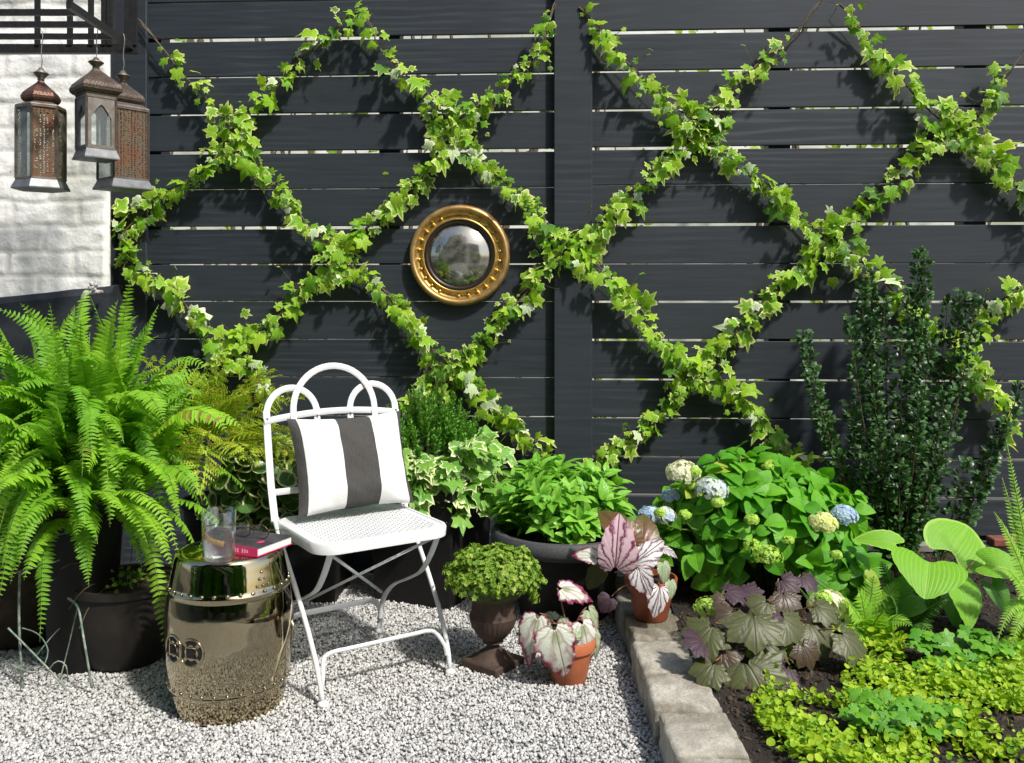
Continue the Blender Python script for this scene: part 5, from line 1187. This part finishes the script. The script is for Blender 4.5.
# heuchera
BSC = 1.02
he = thing('heuchera', 'lobed olive and purple leaved plant beside the stone edging', 'heuchera', G(760, 2.72, .08)); hr = G(762, 2.78, .09)
hl_ = [ # base px,py,d, tip px,py,d, normal, width, mat
 ((752, 610, 2.62), (758, 646, 2.52), (0, -.75, .9), 1.45, 'heuch_g'), ((778, 612, 2.66), (806, 640, 2.60), (.3, -.7, .9), 1.2, 'heuch_g'), ((806, 618, 2.68), (832, 652, 2.60), (.25, -.8, .8), 1.2, 'heuch_g'),
 ((742, 655, 2.56), (770, 700, 2.46), (-.1, -.9, .6), 1.35, 'heuch_g'), ((735, 590, 2.78), (760, 600, 2.72), (0, -.6, .9), 1.5, 'heuch_p'), ((722, 592, 2.74), (748, 590, 2.74), (-.2, -.5, 1), 1.1, 'heuch_p'),
 ((782, 590, 2.74), (792, 612, 2.68), (.1, -.9, .5), 1.3, 'heuch_b'), ((778, 578, 2.80), (800, 588, 2.76), (0, -.7, .7), 1.2, 'heuch_p'), ((800, 574, 2.82), (820, 588, 2.78), (.3, -.6, .7), 1.1, 'heuch_p'),
 ((716, 622, 2.62), (690, 648, 2.56), (-.3, -.7, .8), 1.2, 'heuch_g'), ((706, 642, 2.58), (686, 640, 2.55), (-.2, -.6, .9), 1.5, 'heuch_p'), ((722, 640, 2.60), (722, 676, 2.52), (-.3, -1, .4), 1.1, 'heuch_b'),
 ((770, 616, 2.62), (784, 626, 2.60), (.1, -.7, .8), 1.4, 'heuch_p'), ((836, 628, 2.62), (872, 662, 2.56), (.3, -.7, .8), .9, 'heuch_g'), ((728, 600, 2.72), (714, 604, 2.70), (0, -.7, .7), 1.4, 'heuch_b'),
 ((760, 640, 2.62), (790, 656, 2.58), (0, -.6, .8), 1.2, 'heuch_g'), ((748, 668, 2.58), (722, 690, 2.52), (-.2, -.8, .7), 1.2, 'heuch_g'), ((800, 640, 2.62), (816, 668, 2.58), (.1, -.8, .6), 1.1, 'heuch_b'),
 ((736, 612, 2.66), (716, 616, 2.64), (-.1, -.6, .9), 1.4, 'heuch_b'), ((770, 690, 2.50), (795, 720, 2.42), (0, -.8, .7), 1.2, 'heuch_g'), ((735, 700, 2.46), (725, 735, 2.40), (-.1, -.8, .7), 1.3, 'heuch_b'),
 ((716, 660, 2.54), (700, 682, 2.48), (-.2, -.7, .8), 1.2, 'heuch_g'), ((756, 626, 2.60), (738, 640, 2.56), (-.1, -.7, .8), 1.2, 'heuch_g'), ((790, 664, 2.56), (772, 684, 2.50), (0, -.8, .7), 1.1, 'heuch_p'), ((812, 604, 2.70), (840, 618, 2.66), (.2, -.7, .8), 1.1, 'heuch_g'), ((770, 600, 2.70), (752, 612, 2.66), (-.1, -.7, .8), 1.2, 'heuch_g')]
for b_, t_, n3, wdt, mn in hl_:
    bleaf('leaf', M[mn], he, hr, W_(*b_), W_(*t_), V_(*n3), wdt, T_HEUCH)
# hosta
ho = thing('hosta', 'hosta with big ribbed heart shaped light green leaves at the right', 'hosta', G(945, 3.0, .12)); hr = G(942, 3.02, .12)
hos = [((928, 554, 2.92), (930, 580, 2.76), (-.05, -.75, .9), 1.5, 'hosta', .8), ((944, 562, 3.04), (972, 522, 3.14), (-.30, -.9, .35), 1.25, 'hosta', .4), ((908, 549, 2.98), (864, 530, 2.98), (-.05, -.6, .9), .66, 'hosta', .9),
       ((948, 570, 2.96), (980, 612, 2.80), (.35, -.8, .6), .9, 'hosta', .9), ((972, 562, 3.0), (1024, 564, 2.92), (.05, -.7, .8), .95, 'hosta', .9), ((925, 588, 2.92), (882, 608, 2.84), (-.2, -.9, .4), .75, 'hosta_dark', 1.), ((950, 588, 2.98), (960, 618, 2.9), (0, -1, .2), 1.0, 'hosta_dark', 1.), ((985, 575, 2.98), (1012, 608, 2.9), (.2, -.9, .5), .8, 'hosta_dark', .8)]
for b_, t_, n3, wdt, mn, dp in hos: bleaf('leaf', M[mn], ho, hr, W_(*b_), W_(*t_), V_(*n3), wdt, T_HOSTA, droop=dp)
# small ferns
def fernplant(label, base, specs, mat, width, name='garden_fern', n=20):
    t = thing(name, label, 'fern', base); L = Leaves(); st = MB()
    for (tx, ty, td, lift) in specs:
        tip = W(tx, ty, td); mid = (base+tip)/2+np.array([0, 0, lift]); cv = bez(base, mid, tip, 30); ln = sum(np.linalg.norm(cv[i+1]-cv[i]) for i in range(29)); st.tube(cv[::3]+[cv[-1]], .0018, 5)
        N = max(12, int(ln/.011))
        for k in range(2, N+1):
            f = k/N; x = f*29; i0 = min(28, int(x)); p = cv[i0]+(cv[i0+1]-cv[i0])*(x-i0); tan = nz(cv[i0+1]-cv[i0]); 
            up_ = nz(np.array([0, -.6, .8])); sd = nz(np.cross(tan, up_)); nn = nz(np.cross(sd, tan)); nn = nn if nn[2] > 0 or nn[1] < 0 else -nn
            w = width*min(1, .3+f*3)*(1-f**2.2)**.9+.002
            for sg in (-1, 1): L.add(T_PIN, p, nn+rv(.12), nz(sd*sg+tan*.45+rv(.06)), w, 1.25)
    st.build('stems', M['rachis'], t); L.build('fronds', mat, t)
fernplant('small light green fern in front of the hosta', G(868, 2.84, .10), [(912, 626, 2.68, .07), (900, 582, 2.86, .05), (858, 590, 2.8, .06), (842, 600, 2.76, .05), (884, 612, 2.66, .03), (874, 576, 2.86, .04), (850, 640, 2.68, .05)], M['fern_l'], .050)
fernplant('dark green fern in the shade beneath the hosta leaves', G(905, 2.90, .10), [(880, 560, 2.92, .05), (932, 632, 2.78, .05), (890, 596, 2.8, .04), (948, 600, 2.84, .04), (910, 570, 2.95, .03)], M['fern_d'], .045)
fernplant('tall light green fern leaning in at the right edge', G(1046, 2.80, .09), [(1006, 440, 2.85, .0), (1002, 478, 2.85, .02), (994, 512, 2.8, .10), (992, 570, 2.75, .16), (996, 645, 2.62, .26), (1008, 660, 2.6, .25), (1060, 420, 2.85, 0), (1018, 600, 2.6, .2)], M['fern_l'], .033)
# celery leaved plant
pa = thing('lobed_leaf_plant', 'mid green plant with small lobed leaves below the hosta', 'plant', G(965, 2.62, .08)); L = Leaves(); st = MB()
for i in range(46):
    px = random.uniform(914, 1012); py = random.uniform(628, 674); d = 2.68-(py-632)/40*.12+random.uniform(-.02, .04); p = W(px, py, d)
    r_b = G(px*.5+965*.5, 2.64, .07); st.tube(bez(r_b, (r_b+p)/2+UP*.02, p, 5), .0014, 4)
    for k in range(3):
        an = k*1.25-1.25+random.uniform(-.2, .2); tip = nz(RT*math.sin(an)-FW*.7*math.cos(an)+UP*(-.1)+rv(.15)); L.add(T_PARS, p, nz(V_(0, -.4, 1)+rv(.22)), tip, random.uniform(.026, .046), 1.05)
st.build('stems', M['stem_green'], pa); L.build('leaves', M['pars'], pa)
pb_ = thing('lobed_leaf_plant', 'small clump of lobed leaves in front of the lime ground cover', 'plant', G(905, 2.28, .08)); L = Leaves(); st = MB()
for i in range(34):
    px = random.uniform(850, 960); d = random.uniform(2.18, 2.36); p = G(px, d, random.uniform(.11, .16)); r_b = G(905, 2.27, .07); st.tube(bez(r_b, (r_b+p)/2+UP*.03, p, 5), .0014, 4)
    for k in range(3):
        an = k*1.25-1.25+random.uniform(-.2, .2); L.add(T_PARS, p, nz(V_(0, -.4, 1)+rv(.25)), nz(RT*math.sin(an)-FW*.7*math.cos(an)+UP*(-.1)+rv(.2)), random.uniform(.024, .044), 1.05)
st.build('stems', M['stem_green'], pb_); L.build('leaves', M['pars'], pb_)
# golden creeping jenny: ground cover
L = Leaves(); cnt = 0
def jen(x, d):   # density field in camera coordinates
    px = 512+911*x/d; gy = 302+911*1.05/d
    if px < 750: return 0
    v = mnoise.noise(Vector((x*5, d*5, 0)))*.9+.35
    if gy < 646-max(0, px-860)*.03: return 0
    if gy > 698: v -= .12+.35*mnoise.noise(Vector((x*11, d*11, 4)))
    if px < 790: v -= .2
    if 905 < px < 1010 and gy < 672: v -= .75
    if 775 < px < 845 and gy > 668 and gy < 696: v -= .7
    return v
while cnt < 8200:
    d = random.uniform(2.02, 2.92); x = random.uniform(.62, 1.75)
    if x > .60*d or jen(x, d) < random.random()*.35+.02: cnt += .05; continue
    P = C(x, d, 0); hh = soil_h(P[0], P[1])+abs(rng.normal(0, .022))+.008+.03*max(0, mnoise.noise(Vector((x*9, d*9, 5))))
    P[2] = hh; L.add(T_ROUND, P, nz(np.array([0, -.35, 1])+rv(.7)), nz(rv()*np.array([1, 1, .3])), random.choice((.007, .010, .013, .016, .020))*random.uniform(.85, 1.1), 1.1); cnt += 1
tag(L.build('creeping_jenny', M['jenny'], None), 'mat of tiny golden lime leaves covering the front of the bed', 'ground cover', kind='stuff')
# little magenta sprig & seedlings in bed
L = Leaves()
for i in range(60):
    x = random.uniform(.60, .95); d = random.uniform(2.4, 2.75); P = C(x, d, 0); P[2] = soil_h(P[0], P[1])+abs(rng.normal(0, .02)); L.add(T_OVAL, P, nz(UP+rv(.5)), nz(rv()), random.uniform(.015, .028))
tag(L.build('fallen_leaves', M['heuch_b'], None), 'small reddish brown leaves lying on the soil under the purple plant', 'leaf litter', kind='stuff')
# holly
def holly(label, base, tips, seed, dens=1.):
    t = thing('holly_bush', label, 'holly', base); L = Leaves(); st = MB(); rs = random.Random(seed)
    for (tx, ty, td, bow, bare) in tips:
        tip = W(tx, ty, td); mid = (base+tip)/2+RT*bow; cv = bez(base, mid, tip, 24); st.tube(cv, [.0055*(1-.034*k) for k in range(24)], 6)
        ln = sum(np.linalg.norm(cv[i+1]-cv[i]) for i in range(23))
        for k in range(int(ln*270*dens)):
            f = bare+(1-bare)*rs.random(); x = f*23; i0 = min(22, int(x)); p = cv[i0]+(cv[i0+1]-cv[i0])*(x-i0); tan = nz(cv[i0+1]-cv[i0])
            u = nz(np.cross(tan, rv())); side_l = .036*(1-f*.65)*math.sqrt(rs.random())+.004; q = p+u*side_l+tan*side_l*.5
            if rs.random() < .12: st.tube([p, q], .0009, 3, cap=False)
            L.add(T_OVAL, q, nz(u*.3+np.array([0, -.5, .8])+rv(.45)), nz(u+tan*.8+rv(.3)), rs.uniform(.017, .029), 1.3)
    st.build('stems', M['stem'], t); L.build('leaves', M['holly'], t)
holly('upright dark green holly shrub with many small leaves against the fence', G(898, 3.42, .12),
      [(804, 330, 3.40, -.12, .15), (812, 370, 3.36, -.10, .2), (850, 315, 3.5, -.05, .15), (861, 286, 3.55, -.04, .15), (868, 268, 3.58, -.03, .35), (884, 300, 3.45, -.02, .15), (902, 330, 3.4, 0, .1), (919, 252, 3.52, .01, .12), (926, 262, 3.5, .02, .15), (948, 300, 3.55, .05, .1), (962, 292, 3.5, .07, .12), (976, 294, 3.45, .09, .15), (912, 290, 3.6, 0, .1), (930, 340, 3.36, .02, .1), (872, 360, 3.34, -.03, .1), (945, 390, 3.3, .05, .1), (918, 400, 3.28, .02, .1), (880, 420, 3.28, -.02, .1), (900, 440, 3.26, 0, .1), (850, 400, 3.4, -.06, .15), (935, 450, 3.3, .04, .05), (862, 450, 3.32, -.03, .1)], 3)
holly('single leaning holly branch right of the main bush', G(938, 3.40, .14), [(1022, 385, 3.36, .02, .15), (1006, 420, 3.36, .02, .3), (966, 462, 3.38, .0, .1)], 5, 1.)
# red brick on the rail
rb = F(1004, 540, .05); mb = MB(); mb.box(np.array([rb[0]+.02, -.045, pe[2]+.016+.016]), (.075, .035, .0155), bev=.004); tag(mb.build('red_brick', M['brick_red'], None), 'old red brick piece lying on the bottom fence rail', 'brick')
# ================================================================== beyond the fence and behind the viewer
nb = thing('neighbour_wall', 'sunlit white wall glimpsed through the gaps of the fence', 'wall', (0, 3.4, 0)); mb = MB()
mb.box((0, 3.5, 2.2), (9, .1, 2.2)); mb.build('render', mat_simple('white_render', (.78, .78, .74), .9, 0, .1, 2.2, .2, .01, col2=(.40, .42, .34)), nb)
hd = Leaves()
for i in range(5200):
    x = random.uniform(-5, 5); z = random.uniform(-.0, 3.2)
    if mnoise.noise(Vector((x*1.6, 3, z*.9))) < .0: continue
    hd.add(T_OVAL, (x, 2.6+random.uniform(-.25, .25), z), rv()+np.array([0, -1, .5]), rv(), random.uniform(.06, .11), 1.2)
tag(hd.build('climber_beyond_fence', M['hedge'], None), 'loose green climber seen through the fence gaps', 'climber', kind='stuff')
mb = MB()
for i in range(70):
    x = random.uniform(-5, 5); mb.tube([(x, 2.4, 0), (x+random.uniform(-1.5, 1.5), 2.4, 3.4)], random.uniform(.005, .022), 5)
tag(mb.build('bare_branches', M['wood_vine'], None), 'bare dark branches seen as breaks in the fence gaps', 'branches', kind='stuff')
# house behind the viewer
hs = thing('rear_house', 'dark brick house wall with white stair rail reflected in the round mirror', 'house', (0, -7.2, 0)); mb = MB(); mb.box((-1, -8.9, 3.2), (8, .2, 3.2)); mb.build('wall', mat_simple('grey_brown_brick', (.035, .030, .026), .9, 0, .3, 6, .4, .01), hs)
mb = MB()
for x in (-2.6, .9, 3.2): mb.box((x, -8.685, 3.0), (.45, .02, .7))
mb.build('window', mat_simple('window_glass', (.03, .035, .04), .1), hs)
for (z0_, z1_) in ((1.9, 3.1), (1.5, 2.7)):
    mb = MB(); mb.tube([(-2.6, -5.6, z1_), (1.2, -5.6, z0_-.5)], .045, 6); mb.build('stair_rail', M['white_metal'], hs)
mb = MB()
for k in range(9): mb.box((-2.5+k*.42, -5.9, 2.1-k*.2), (.22, .35, .1+0*k))
mb.build('stairs', mat_simple('grey_steps', (.25, .25, .24), .9), hs)
hg = Leaves(); hcm = MB()
for i in range(16000):
    k = random.choice((0, 1, 2, 3, 4, 5)); cx_, cy_, rz = ((-4.4, -4.2, 1.0), (4.2, -6.2, .9), (-3.0, -6.6, 1.0), (-1.2, -7.0, .9), (.8, -6.9, 1.), (2.6, -6.8, .95))[k]; d = nz(rv()); p = np.array([cx_, cy_, 1.25])+d*np.array([rz, rz, 1.3])*random.uniform(.75, 1.05); 
    if p[2] < 0: continue
    hg.add(T_OVAL, p, d+rv(.4), rv(), .11, 1.2)
tag(hg.build('rear_hedge', M['hyd'], None), 'green bushes behind the viewer seen in the stool reflection', 'hedge', kind='stuff')
rt = thing('rear_tree', 'big leafy tree behind the viewer, seen only in reflections', 'tree', (-1.8, -8.0, 0)); mb = MB(); mb.tube([(-1.8, -8.3, 0), (-1.7, -7.8, 3), (-1.6, -7.2, 5.5)], [.22, .17, .1], 10)
for k in range(6): a = k*1.05; mb.tube([(-1.7, -7.6, 3.4), (-1.6+1.6*math.cos(a), -7+1.6*math.sin(a), 6+.5*math.sin(k*2))], [.09, .03], 6)
mb.build('trunk', M['wood_vine'], rt); cr = Leaves()
for i in range(9000):
    d = nz(rv()); lump = 1+.25*mnoise.noise(Vector(d*2.)); p = np.array([-1.8, -6.2, 5.2])+d*np.array([2.7, 2.3, 2.3])*lump*random.uniform(.6, 1.0); cr.add(T_LANCE, p, d+rv(.5), rv(), .26, 1.8)
cr.build('crown', M['hedge'] if 0 else M['holly'], rt)
# ================================================================== light, sky, camera
w = bpy.data.worlds.new('World'); S.world = w; w.use_nodes = True; nt = w.node_tree
sky = nt.nodes.new('ShaderNodeTexSky'); sky.sky_type = 'NISHITA'; sky.sun_disc = False
sdir = nz([.62, -.58, 1.0]); el = math.asin(sdir[2]); az = math.atan2(sdir[0], sdir[1])
sky.sun_elevation = el; sky.sun_rotation = az; sky.air_density = 1.; sky.dust_density = 2.5; sky.ozone_density = 1.
bg_ = nt.nodes['Background']; nt.links.new(sky.outputs[0], bg_.inputs[0]); bg_.inputs[1].default_value = .15
sl = bpy.data.lights.new('sun', 'SUN'); sl.energy = 3.7; sl.angle = math.radians(3.); sl.color = (1., .955, .88); so_ = bpy.data.objects.new('sun', sl); COL.objects.link(so_)
so_.rotation_euler = Vector(sdir).to_track_quat('Z', 'Y').to_euler(); so_.location = (3, -4, 6)
cam = bpy.data.cameras.new('camera'); co = bpy.data.objects.new('camera', cam); COL.objects.link(co); S.camera = co
co.location = CAM; co.rotation_euler = (math.pi/2, 0, TH); cam.sensor_width = 36; cam.lens = 36*FL/1024; cam.shift_y = -(763/2-HZ)/1024; cam.clip_end = 300; cam.clip_start = .05
S.render.resolution_x = 1024; S.render.resolution_y = 763
S.view_settings.view_transform = 'Standard'; S.view_settings.look = 'None'; S.view_settings.exposure = .42; S.view_settings.gamma = 1
S.render.engine = 'CYCLES'
